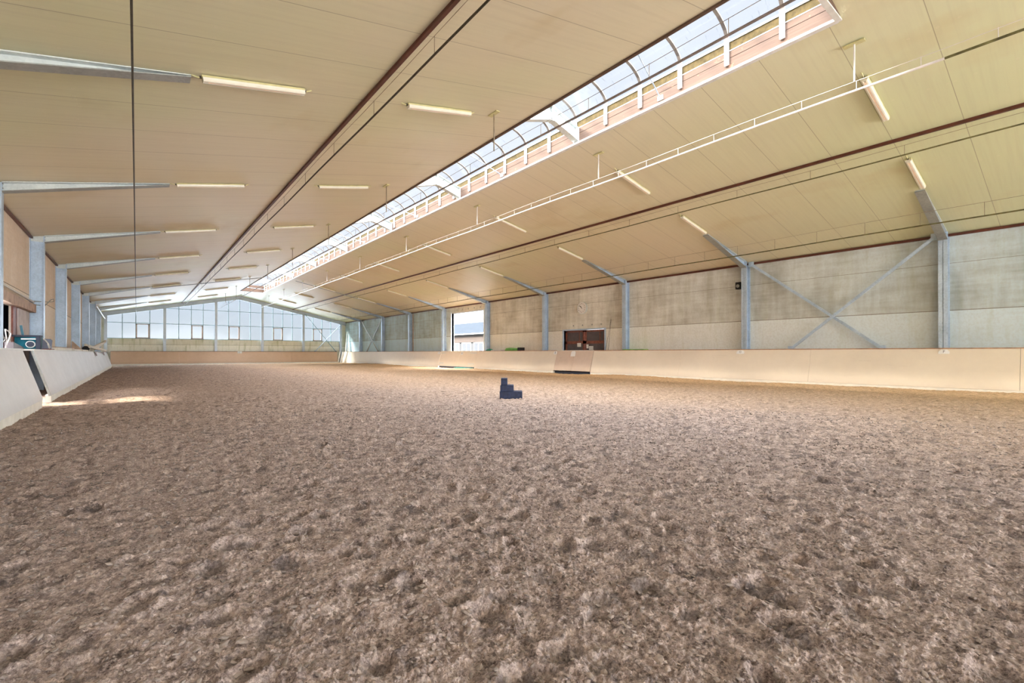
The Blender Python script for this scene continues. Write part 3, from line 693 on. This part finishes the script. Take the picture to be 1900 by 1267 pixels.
for (xa, xb, lb) in ((.7, 7.3, 'dark cable tray across the left slope over the far lamps'), (9.6, 18.6, 'dark cable tray across the right slope over the far lamps')):
    o = MB().bar((xa, y_, roofz(xa) - .13), (xb, y_, roofz(xb) - .13), .05, .05).build('cable_tray', M['galv_dull'], origin=((xa + xb) / 2, y_, 6)); tag(o, lb, 'cable tray', 'cable trays across the far roof')

# ------------------------------------------------------------------ kickboards
def kick(side, y0, y1, label, mat, footing=True, cap=True, sheetw=4.9, group=None, cat='kickboard', name='kickboard', zb=.085, capmat='cap_wood', gates=False):
    s_ = 1 if side == 'R' else -1
    xt, xb, zt = (18.82, 18.50, 1.225) if side == 'R' else (-1.91, -1.59, 1.165)
    o = thing(name, (xt, (y0 + y1) / 2, 0), label, cat, group)
    n_ = max(1, round((y1 - y0) / sheetw)); w_ = (y1 - y0) / n_
    for i_ in range(n_):
        a_, c_ = y0 + i_ * w_ + .003, y0 + (i_ + 1) * w_ - .003
        MB().hexa([(xb, a_, zb), (xb + s_ * .03, a_, zb), (xb + s_ * .03, c_, zb), (xb, c_, zb)] if s_ > 0 else [(xb + s_ * .03, a_, zb), (xb, a_, zb), (xb, c_, zb), (xb + s_ * .03, c_, zb)],
                  [(xt, a_, zt), (xt + s_ * .03, a_, zt), (xt + s_ * .03, c_, zt), (xt, c_, zt)] if s_ > 0 else [(xt + s_ * .03, a_, zt), (xt, a_, zt), (xt, c_, zt), (xt + s_ * .03, c_, zt)]).build('board', M[mat], o)
    if footing:
        f0 = xb + s_ * .015; MB().box(min(f0, f0 + s_ * .10), max(f0, f0 + s_ * .10), y0, y1, -.25, zb + .01).build('plinth', M['plinth'], o)
    if cap:
        xw = XW if side == 'R' else XL; c0 = xt - s_ * .015; c1 = xw if not gates else xt + s_ * .12
        MB().box(min(c0, c1), max(c0, c1), y0, y1, zt, zt + .028).build('cap_rail', M[capmat], o)
    return o
KG = 'slanted boards around the arena'
kick('R', -8.9, 16.55, 'long near slanted peach board wall on the right with the F sign', 'kick_right', group=KG)
kick('R', 19.32, 27.35, 'slanted peach board wall between the two gates on the right', 'kick_right', group=KG)
kick('R', 32.38, 55.35, 'far slanted peach board wall on the right beyond the open gateway', 'kick_right', group=KG)
GG = 'board gates in the right board wall'
for (a_, c_, lb) in ((16.57, 17.92, 'right leaf of the nearer board gate, under the brown double door'), (17.926, 19.312, 'left leaf of the nearer board gate, with a blank white paper'),
                     (27.356, 29.60, 'right leaf of the farther board gate, in front of the open gateway'), (29.604, 32.36, 'left leaf of the farther board gate, in front of the open gateway')):
    g = kick('R', a_, c_, lb, 'kick_gate' if c_ < 20 else 'kick_right', footing=False, capmat='plinth', group=GG, cat='gate', name='board_gate', zb=.13 if c_ < 20 else .10, gates=True)
    if a_ > 20:
        for z_ in (.32, 1.10):
            xx = 18.5 + .32 * (z_ - .085) / 1.14; ys = (c_ - .75, c_ - .05) if a_ > 29 else (a_ + .05, a_ + .85)
            MB().box(xx - .02, xx + .0, ys[0], ys[1], z_ - .02, z_ + .02).build('hinge_strap', M['galv_light'], g)
struct(MB().box(18.62, 18.75, 16.55, 19.32, -.3, .10).build('gap_shade_1', M['navy']), 'dark strip standing for the shade under the nearer gate')  # dark strip painted in for the shade of the gap
struct(MB().box(18.62, 18.75, 27.35, 32.38, -.3, .10).build('light_stop_1', M['navy']), 'dark strip added to stop light under the farther gate')  # added to block light leaking in under the gate
o = MB().box(18.42, 18.75, 27.6, 29.9, -.04, .035).build('green_mat', M['green_mat']); tag(o, 'thin green mat lying under the farther board gate', 'mat')
kick('L', 15.75, 50.5, 'left slanted grey board wall beyond the gap', 'kick_left', capmat='white_steel', group=KG)
kick('L', -8.9, 14.40, 'near left slanted grey board wall cut by the picture edge', 'kick_left', capmat='white_steel', group=KG)
MBe = MB().bar((-1.93, 15.72, 1.16), (-1.62, 15.72, .07), .04, .10, (0, 1, 0)); 
o = MBe.build('edge_post', M['galv_dull'], origin=(-1.75, 15.72, 0)); tag(o, 'pale metal edge strip closing the board end at the left gap', 'edge strip')
for (yy, dk) in ((35.5, 0), (43.5, 1)):
    z_ = 1.06; o = MB().hexa([(-1.86, yy, 1.19), (-1.84, yy, 1.19), (-1.84, yy + .9, 1.19), (-1.86, yy + .9, 1.19)], [(-1.80, yy + .2, .94), (-1.78, yy + .2, .94), (-1.78, yy + .8, .94), (-1.80, yy + .8, .94)]).build('rusty_bracket', M['red_wood'], origin=(-1.85, yy, 1.1))
    tag(o, ('nearer' if not dk else 'farther') + ' rust-brown bracket hooked over the far left board wall', 'bracket', 'rusty brackets')
# far end
o = thing('kickboard', (8, 55.6, 0), 'brown slanted board wall across the far end of the arena', 'kickboard', KG)
for i_ in range(4):
    xa, xb = -1.84 + i_ * 5.05 + .004, -1.84 + (i_ + 1) * 5.05 - .004
    MB().hexa([(xa, 55.42, .10), (xb, 55.42, .10), (xb, 55.45, .10), (xa, 55.45, .10)], [(xa, 55.68, 1.24), (xb, 55.68, 1.24), (xb, 55.71, 1.24), (xa, 55.71, 1.24)]).build('board', M['kick_far'], o)
MB().box(-1.84, 18.36, 55.66, YG, 1.24, 1.275).build('cap_rail', M['brown_metal'], o)
MB().box(-1.84, 18.36, 55.44, 55.56, -.25, .11).build('plinth', M['plinth'], o)
# white slats leaning by the far right corner
for i_ in range(3):
    o = MB().bar((18.40 - .12 * i_, 53.2 + .8 * i_, -.02), (18.62 - .12 * i_, 52.9 + .9 * i_, 1.3), .05, .12, (1, 0, 0)).build('white_pole', M['white_steel'], origin=(18.6, 53.2 + .8 * i_, 0))
    tag(o, f'white slat leaning at the far right corner, {("nearest", "middle", "farthest")[i_]} of three', 'slat', 'white slats in the far right corner')
# plastic sheet strips hanging in the far right corner
for i_ in range(2):
    o = MB().hexa([(19.2, 54.3 + i_ * .8, 1.26), (19.22, 54.3 + i_ * .8, 1.26), (19.22, 54.75 + i_ * .8, 1.26), (19.2, 54.75 + i_ * .8, 1.26)], [(19.42, 54.8 + i_ * .6, 3.6), (19.44, 54.8 + i_ * .6, 3.6), (19.44, 54.9 + i_ * .6, 3.6), (19.42, 54.9 + i_ * .6, 3.6)]).build('white_strip', M['white_steel'], origin=(19.3, 54.5 + i_ * .8, 1.26))
    tag(o, f'long white strip standing on the ledge in the far right corner, {("nearer", "farther")[i_]} one', 'strip', 'white strips in the far right corner')

# signs
def sign(y_, w_, h_, label, body=None, dot=False, zc=1.10):
    xx = 18.82 - .32 * (1.225 - zc) / 1.14 - .012; ti = math.atan(.32 / 1.14)
    o = thing('letter_sign', (xx, y_, zc), label, 'sign', 'letter signs on the boards')
    mb = MB(); c = .06 if w_ > .22 else .0
    pr = [(-w_ / 2, -h_ / 2), (w_ / 2, -h_ / 2), (w_ / 2, h_ / 2 - c), (w_ / 2 - c, h_ / 2), (-w_ / 2 + c, h_ / 2), (-w_ / 2, h_ / 2 - c)] if c else [(-w_ / 2, -h_ / 2), (w_ / 2, -h_ / 2), (w_ / 2, h_ / 2), (-w_ / 2, h_ / 2)]
    vs = [(xx + q_[1] * math.sin(ti), y_ + q_[0], zc + q_[1] * math.cos(ti)) for q_ in pr]
    n_ = len(vs); mb.add(vs + [(a_ - .012, b_, c_) for a_, b_, c_ in vs], [tuple(range(n_)), tuple(range(2 * n_ - 1, n_ - 1, -1))] + [(i_, (i_ + 1) % n_, n_ + (i_ + 1) % n_, n_ + i_) for i_ in range(n_)])
    mb.build('plate', M['paper'], o)
    if body: text_mesh(body, h_ * .85, M['letter'], 'letter', (math.pi / 2 - ti, 0, -math.pi / 2), (xx - .015, y_, zc), o)
    if dot: text_mesh('O', h_ * .7, M['letter'], 'dot', (math.pi / 2 - ti, 0, -math.pi / 2), (xx - .015, y_, zc), o, .003)
    return o
sign(2.83, .25, .13, 'white sign with a grey letter F below the nearest right column', 'F', zc=1.14)
sign(8.86, .30, .145, 'white sign with a round grey dot below the second right column', dot=True, zc=1.14)
sign(19.42, .26, .19, 'small white sign with letter B at the left edge of the nearer gate', 'B', zc=1.12)
sign(32.68, .36, .18, 'small white sign with a faint dot left of the farther gate', dot=True, zc=1.12)
sign(29.3, .30, .24, 'white sign with dark wedge mark on the farther gate', 'A', zc=1.08)
o = sign(18.0, .34, .30, 'blank white paper pinned on the nearer gate', zc=1.06)
o = thing('letter_sign', (8.35, 55.62, 1.17), 'white sign with letter C on the far end boards', 'sign', 'letter signs on the boards')
MB().box(8.15, 8.55, 55.60, 55.62, 1.06, 1.26).build('plate', M['paper'], o); text_mesh('C', .19, M['letter'], 'letter', (math.pi / 2, 0, 0), (8.33, 55.595, 1.15), o)

# ------------------------------------------------------------------ right wall fittings
# near cross bracing
brace('near right wall brace rising toward the F column', (19.28, 7.2, 1.26), (19.28, 3.10, 4.70), 'X bracing of the near right bay', flat=True)
brace('near right wall brace rising toward the dot sign column', (19.36, 4.45, 1.26), (19.36, 8.70, 4.68), 'X bracing of the near right bay', flat=True)
brace('far right wall brace rising toward the far corner', (19.30, 46.0, 1.26), (19.30, 50.6, 4.65), 'X bracing of the far right bay', mat='galv_dull')
brace('far right wall brace rising toward the camera side', (19.38, 49.2, 1.26), (19.38, 45.2, 4.60), 'X bracing of the far right bay', mat='galv_dull')
brace('pale diagonal tube high in the far left corner', (-2.25, 44.5, 4.45), (-2.25, 55.8, 4.2), 'brace tubes of the far left corner', mat='white_steel', flat=False)
# clock
ck = thing('wall_clock', (XW - .03, 17.98, 3.62), 'large round white wall clock above the brown double door', 'clock')
MB().disc((XW - .045, 17.98, 3.62), .345, 'x', 40, .09).build('case', M['galv_light'], ck)
MB().disc((XW - .095, 17.98, 3.62), .315, 'x', 40, .01).build('dial', M['paper'], ck)
for h_ in range(12):
    a_ = math.radians(30 * (h_ + 1)); text_mesh(str(h_ + 1), .10, M['black'], 'numeral', (math.pi / 2, 0, -math.pi / 2), (XW - .103, 17.98 - .235 * math.sin(a_), 3.62 + .235 * math.cos(a_)), ck, .001)
for nm, ln_, ang, wd in (('hour_hand', .15, 322, .03), ('minute_hand', .23, 312, .018)):
    a_ = math.radians(ang); MB().bar((XW - .108, 17.98 + .04 * math.sin(a_), 3.62 - .04 * math.cos(a_)), (XW - .108, 17.98 - ln_ * math.sin(a_), 3.62 + ln_ * math.cos(a_)), wd, .004, (1, 0, 0)).build(nm, M['black'], ck)
# double door
d = empty('door_1', (XW, (DY0 + DY1) / 2, 0)); struct(d, 'brown double door with dark panels in a grey frame')
mb = MB(); mb.box(XW - .03, XW + .2, DY0 - .1, DY0, -.2, DZ + .06).box(XW - .03, XW + .2, DY1, DY1 + .1, -.2, DZ + .06).box(XW - .03, XW + .2, DY0, DY1, DZ, DZ + .06).build('door_frame', M['galv'], d)
ym = (DY0 + DY1) / 2
for (a_, c_) in ((DY0 + .02, ym - .01), (ym + .01, DY1 - .02)):
    lf = MB(); X0, X1 = XW + .10, XW + .15
    for (p, q_, z0, z1) in ((a_, a_ + .13, 0, DZ - .02), (c_ - .13, c_, 0, DZ - .02), (a_, c_, 0, .14), (a_, c_, 1.62, 1.78), (a_, c_, DZ - .12, DZ - .02)): lf.box(X0, X1, p, q_, z0, z1)
    lo = lf.build('door_leaf', M['red_wood'], d)
    MB().box(X0 + .02, X1 - .01, a_ + .13, c_ - .13, .14, 1.62).build('lower_panel', M['dark_panel'], lo)
    MB().box(X0 + .02, X1 - .01, a_ + .13, c_ - .13, 1.78, DZ - .12).build('upper_panel', M['dark_panel'], lo)
    MB().box(X0 + .005, X0 + .02, a_ + .38, a_ + .42, 1.78, DZ - .12).build('panel_strip', M['red_wood'], lo)
for (y_, z_, w_, h_, lb) in ((18.35, 1.56, .30, .22, 'white notice on the left leaf of the brown door'), (17.72, 1.47, .16, .22, 'narrow white notice on the right leaf of the brown door'), (17.45, 1.38, .32, .22, 'wide white notice on the right leaf of the brown door')):
    o = MB().box(XW + .09, XW + .094, y_ - w_ / 2, y_ + w_ / 2, z_ - h_ / 2, z_ + h_ / 2).build('notice', M['paper'], origin=(XW + .092, y_, z_)); tag(o, lb, 'paper', 'notices on the brown door')
# dark concrete plug marks over the door and gateway are in the wall itself
mb = MB()
for y_ in (16.65, 17.3, 18.0, 18.7): mb.disc((XW - .001, y_, 2.66), .05, 'x', 10, .004)
for y_ in (28.0, 28.8, 29.6, 30.4, 31.2): mb.disc((XW - .001, y_, 4.45), .06, 'x', 10, .004)
mb.build('plug_marks', M['galv_dull'], wr)
# open gateway
g = empty('door_2', (XW, 29.8, 0)); struct(g, 'tall open gateway in the right wall showing the yard outside')
MB().box(XW - .05, XW + .22, WY1, WY1 + .12, 0, WZ + .1).build('jamb', M['galv_light'], g); MB().box(XW - .05, XW + .22, WY0 - .12, WY0, 0, WZ + .1).build('jamb', M['galv_light'], g)
MB().box(XW - .01, XW + .22, WY0, WY1, WZ, WZ + .07).build('lintel', M['white_steel'], g)
# speaker
o = thing('speaker', (19.3, 9.24, 3.82), 'small black speaker box on the right wall beside the dot sign column', 'speaker')
MB().box(19.32, 19.50, 9.12, 9.32, 3.74, 4.02).build('box', M['black'], o); MB().disc((19.315, 9.22, 3.86), .07, 'x', 16, .01).build('cone', M['galv_dull'], o)
# ropes
for i_ in range(2):
    o = MB().tube([(19.35, 15.85, 2.9), (19.4, 15.98 + .1 * i_, 2.0), (19.42, 16.1 + .18 * i_, 1.26)], .008, 5).build('rope', M['pipe_dark'], origin=(19.4, 16.1 + .18 * i_, 1.26)); tag(o, ('right' if i_ == 0 else 'left') + ' thin cord hanging right of the brown double door', 'cord', 'cords beside the brown door')
o = MB().tube([(19.46, 39.0 - .45, 4.6), (19.46, 39.0 - .45, 1.26)], .04, 8).build('downpipe', M['wood_old'], origin=(19.46, 38.5, 1.26)); tag(o, 'brown pipe beside the first column beyond the gateway', 'pipe')
# things on the right ledge
def item(name, label, cat, mat, mb, org, group=None, sm=False):
    o = mb.build(name, mat, origin=org, smooth=sm); tag(o, label, cat, group); return o
ZL = 1.256
o = item('green_tray', 'green plastic tool tray on the ledge left of the brown door', 'tray', M['green'], MB().hexa([(19.1, 23.4, ZL), (19.4, 23.4, ZL), (19.4, 24.6, ZL), (19.1, 24.6, ZL)], [(19.05, 23.3, ZL + .14), (19.42, 23.3, ZL + .14), (19.42, 24.4, ZL + .20), (19.05, 24.4, ZL + .16)]), (19.2, 24, ZL))
o = item('black_case', 'small black case at the right end of the green tray', 'case', M['black'], MB().box(19.1, 19.4, 22.9, 23.25, ZL, ZL + .2), (19.2, 23, ZL))
o = item('paper_stack', 'flat stack of white papers on the right ledge', 'papers', M['paper'], MB().box(19.0, 19.4, 24.9, 26.0, ZL, ZL + .05), (19.2, 25.3, ZL))
o = item('green_cloth', 'crumpled green cloth on the ledge left of the papers', 'cloth', M['green_mat'], MB().hexa([(19.05, 26.2, ZL), (19.4, 26.2, ZL), (19.4, 26.8, ZL), (19.05, 26.8, ZL)], [(19.1, 26.3, ZL + .15), (19.36, 26.35, ZL + .11), (19.33, 26.7, ZL + .14), (19.12, 26.65, ZL + .10)]), (19.2, 26.5, ZL))
o = item('white_bowl', 'small white bowl on the ledge near the gateway', 'bowl', M['paper'], MB().tube([(19.2, 27.0, ZL), (19.2, 27.0, ZL + .05)], .12, 12), (19.2, 27, ZL))
o = item('lime_hose', 'flat lime green strap on the ledge right of the brown door', 'strap', M['green'], MB().box(19.05, 19.4, 13.6, 14.9, ZL, ZL + .035), (19.2, 14.2, ZL))

# ------------------------------------------------------------------ left wall: sliding door, alcove, clutter
d = empty('door_3', (XL, 17, 0)); struct(d, 'sliding door in the left wall, half open onto a dark store')
MB().box(XL, XL + .04, LY1 - .03, 18.62, 0, LZ).build('jamb', M['red_wood'], d)
MB().box(XL + .02, XL + .07, 18.62, 20.30, 0, LZ - .02).build('sliding_leaf', M['door_white'], d)
MB().box(XL, XL + .16, 15.05, 20.78, LZ, LZ + .25).build('header_board', M['wood_old'], d)
MB().tube([(XL + .1, 15.05, LZ + .42), (XL + .1, 20.75, LZ + .33)], .03, 8).build('track_rail', M['white_steel'], d)
# store alcove beyond the doorway
st = empty('wall_store', (-3.8, 19.5, 0)); struct(st, 'dark store behind the left doorway')
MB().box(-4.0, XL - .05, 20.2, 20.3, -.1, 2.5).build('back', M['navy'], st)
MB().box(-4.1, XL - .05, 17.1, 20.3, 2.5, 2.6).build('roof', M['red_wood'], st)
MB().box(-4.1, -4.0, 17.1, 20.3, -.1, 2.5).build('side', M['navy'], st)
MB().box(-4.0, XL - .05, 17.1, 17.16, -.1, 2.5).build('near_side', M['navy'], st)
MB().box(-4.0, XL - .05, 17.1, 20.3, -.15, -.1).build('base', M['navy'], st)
o = item('store_shelf', 'wooden shelf board inside the dark left doorway', 'shelf', M['wood_old'], MB().box(-3.98, XL - .25, 19.6, 20.15, 1.52, 1.56), (-3.5, 19.9, 1.5))
o = item('red_box', 'dark red box inside the left doorway', 'box', M['red'], MB().box(-3.8, -2.9, 19.3, 20.1, -.1, 1.42), (-3.5, 19.7, 0))
ZK = 1.196
# folding chair frame at the picture edge
o = thing('folding_chair', (-2.2, 15.9, ZK), 'folded grey chair frame standing on the near left ledge', 'chair')
MB().tube([(-2.45, 15.55, ZK), (-2.38, 15.85, ZK + .22), (-2.45, 15.6, ZK + .46)], .013, 8).build('leg', M['taupe_light'], o)
MB().tube([(-2.42, 16.15, ZK), (-2.36, 15.85, ZK + .24), (-2.40, 15.95, ZK + .46)], .013, 8).build('leg', M['taupe_light'], o)
MB().tube([(-2.40, 16.0, ZK + .46), (-2.36, 16.35, ZK + .38), (-2.38, 16.0, ZK + .10)], .013, 8).build('leg', M['taupe_light'], o)
MB().hexa([(-2.56, 15.4, ZK), (-2.52, 15.4, ZK), (-2.52, 15.9, ZK), (-2.56, 15.9, ZK)], [(-2.56, 15.4, ZK + .42), (-2.52, 15.4, ZK + .42), (-2.52, 15.9, ZK + .42), (-2.56, 15.9, ZK + .42)]).build('seat', M['navy'], o)
o = item('sloped_plank', 'dark sloping wedge lying in front of the teal radio', 'wedge', M['taupe'], MB().hexa([(-2.45, 16.2, ZK), (-2.30, 16.2, ZK), (-2.30, 17.6, ZK), (-2.45, 17.6, ZK)], [(-2.45, 16.2, ZK + .17), (-2.30, 16.2, ZK + .17), (-2.30, 17.5, ZK + .05), (-2.45, 17.5, ZK + .05)]), (-2.4, 17, ZK))
# teal radio
o = thing('radio', (-2.3, 18.2, ZK), 'teal worksite radio with a round speaker on the left ledge', 'radio')
MB().hexa([(-2.58, 18.3, ZK + .02), (-2.12, 18.05, ZK + .02), (-2.06, 18.35, ZK + .02), (-2.5, 18.62, ZK + .02)], [(-2.6, 18.3, ZK + .34), (-2.10, 18.05, ZK + .34), (-2.04, 18.35, ZK + .34), (-2.5, 18.62, ZK + .34)]).build('body', M['teal'], o)
MB().box(-2.60, -2.06, 18.08, 18.5, ZK + .34, ZK + .39).build('top_lid', M['navy'], o)
MB().disc((-2.24, 18.02, ZK + .14), .095, 'y', 20, .05).build('speaker_ring', M['white_steel'], o); MB().disc((-2.24, 17.99, ZK + .14), .075, 'y', 20, .05).build('speaker_cone', M['navy'], o)
MB().box(-2.42, -2.12, 18.0, 18.1, ZK + .27, ZK + .30).build('stripe', M['white_steel'], o)
MB().bar((-2.42, 18.3, ZK + .36), (-2.46, 18.3, ZK + .66), .05, .03, (0, 1, 0)).build('handle', M['teal'], o)
MB().box(-2.14, -2.05, 18.0, 18.2, ZK, ZK + .37).build('battery', M['navy'], o)
o = item('cable_coil', 'tangle of white cable right of the teal radio', 'cable', M['white_steel'], MB().tube([(-2.0 + .07 * math.cos(a_), 18.55 + .15 * math.sin(a_ * 1.3), ZK + .03 + .3 * abs(math.sin(a_ * .5))) for a_ in np.arange(0, 14, .5)], .009, 5), (-2, 18.5, ZK))
o = thing('pipe_loop', (-2.3, 20.9, 2.55), 'thin bent conduit loop on the column left of the gap', 'conduit')
MB().tube([(-2.5, 20.7, 2.72), (-2.25, 21.1, 2.74), (-2.12, 21.3, 2.78), (-2.12, 21.25, 2.86), (-2.18, 21.2, 2.82), (-2.3, 21.0, 2.6), (-2.5, 20.8, 2.62)], .014, 6).build('tube', M['galv_dull'], o)
# things on the farther left ledge
o = thing('plastic_chair_back', (-2.15, 19.8, ZK), 'blue-grey plastic seat shell on a brown board beside the gap', 'chair')
MB().prism([(-2.32, ZK + .03), (-2.02, ZK + .03), (-2.0, ZK + .28), (-2.04, ZK + .33), (-2.28, ZK + .33), (-2.33, ZK + .28)], 'y', 19.8, 19.88).build('shell', M['grey_plastic'], o)
MB().box(-2.40, -1.98, 19.4, 20.1, ZK, ZK + .03).build('base_board', M['red_wood'], o)
for i_, (y0, y1, x0, hh_) in enumerate(((22.0, 26.5, -2.25, .09), (23.5, 30.0, -2.45, .14), (27.0, 34.0, -2.2, .07))):
    item('plank', f'pale plank lying along the left ledge, {("nearest", "middle and highest", "farthest")[i_]} of three', 'plank', M['wood_old' if i_ == 1 else 'plinth'], MB().box(x0, x0 + .16, y0, y1, ZK + .001, ZK + hh_), (x0, y0, ZK), 'planks on the left ledge')
item('brown_plank', 'dark brown sloping board end on the left ledge', 'board', M['wood_old'], MB().hexa([(-2.4, 30.3, ZK), (-2.0, 30.3, ZK), (-2.0, 33.6, ZK), (-2.4, 33.6, ZK)], [(-2.4, 30.3, ZK + .46), (-2.36, 30.3, ZK + .46), (-2.2, 33.4, ZK + .05), (-2.4, 33.4, ZK + .05)]), (-2.2, 31, ZK))
for i_, (p0, p1) in enumerate((((-2.3, 38.0, ZK + .06), (-1.85, 42.0, ZK + .55)), ((-2.2, 39.0, ZK + .02), (-1.75, 44.5, ZK + .75)), ((-2.1, 36.0, ZK + .28), (-1.7, 44.0, ZK + .06)), ((-2.45, 38.5, ZK + .40), (-1.95, 41.0, ZK + .16)))):
    item('white_rail', f'white plastic rail in the heap on the far left ledge, {("leaning left", "leaning highest", "lying lowest", "crossing the others")[i_]}', 'rail', M['plinth'], MB().bar(p0, p1, .10, .14), p0, 'heap of white rails')
item('black_ball', 'black round bundle lying in the heap of white rails', 'bundle', M['black'], MB().tube([(-2.35, 37.2, ZK + .16), (-2.35, 37.6, ZK + .16)], .16, 10), (-2.3, 37.4, ZK))

# ------------------------------------------------------------------ mounting block
ux, uy = math.cos(PSI), -math.sin(PSI)
mbk = thing('mounting_block', (6.76, 8.90, 0.02), 'dark blue three-step mounting block standing on the sand', 'mounting block', rotz=-PSI)
b0 = -.04
def blk(nm, x0, x1, z0, z1, y0, y1):
    o = MB().box(x0, x1, y0, y1, z0, z1).build(nm, M['block_blue'])
    bm = o.modifiers.new('b', 'BEVEL'); bm.width = .012; bm.segments = 2
    o.parent = mbk; return o
blk('bottom_step', 0.0, .54, b0, .155, 0.0, .40); blk('middle_step', .012, .335, .155, .31, .02, .38); blk('top_step', .03, .185, .31, .475, .03, .37)
MB().box(0.0, .54, -.004, .404, .146, .158).build('tread_edge', M['block_blue']).parent = mbk

# ------------------------------------------------------------------ outside, seen through the gateway
struct(MB().box(XW + .2, 60, 20, 90, -.3, -.05).build('floor_yard', M['yard']), 'concrete yard outside the gateway')
bl = thing('stable_building', (40, 60, 0), 'low stable building with peach fascia and grey roof outside the gateway', 'building')
MB().box(40, 48, 40, 85, -.1, 4.0).build('wall', M['outer_wall'], bl)
MB().box(39.85, 40.0, 40, 85, 2.75, 3.75).build('fascia', M['peach'], bl)
MB().hexa([(39.4, 39, 3.95), (39.4, 110, 3.95), (56, 110, 7.4), (56, 39, 7.4)], [(39.4, 39, 4.1), (39.4, 110, 4.1), (56, 110, 7.55), (56, 39, 7.55)]).build('roof', M['outer_roof'], bl)
MB().tube([(39.35, 39, 3.98), (39.35, 86, 3.98)], .08, 8).build('gutter', M['white_steel'], bl)
for y_ in np.arange(50, 72, 3.3):
    f_ = MB().box(39.93, 39.99, y_, y_ + 2.5, 1.0, 2.7).build('window', M['white_steel'], bl)
    MB().box(39.90, 39.94, y_ + .1, y_ + 1.18, 1.1, 2.6).box(39.90, 39.94, y_ + 1.32, y_ + 2.4, 1.1, 2.6).build('pane', M['outer_glass'], f_)
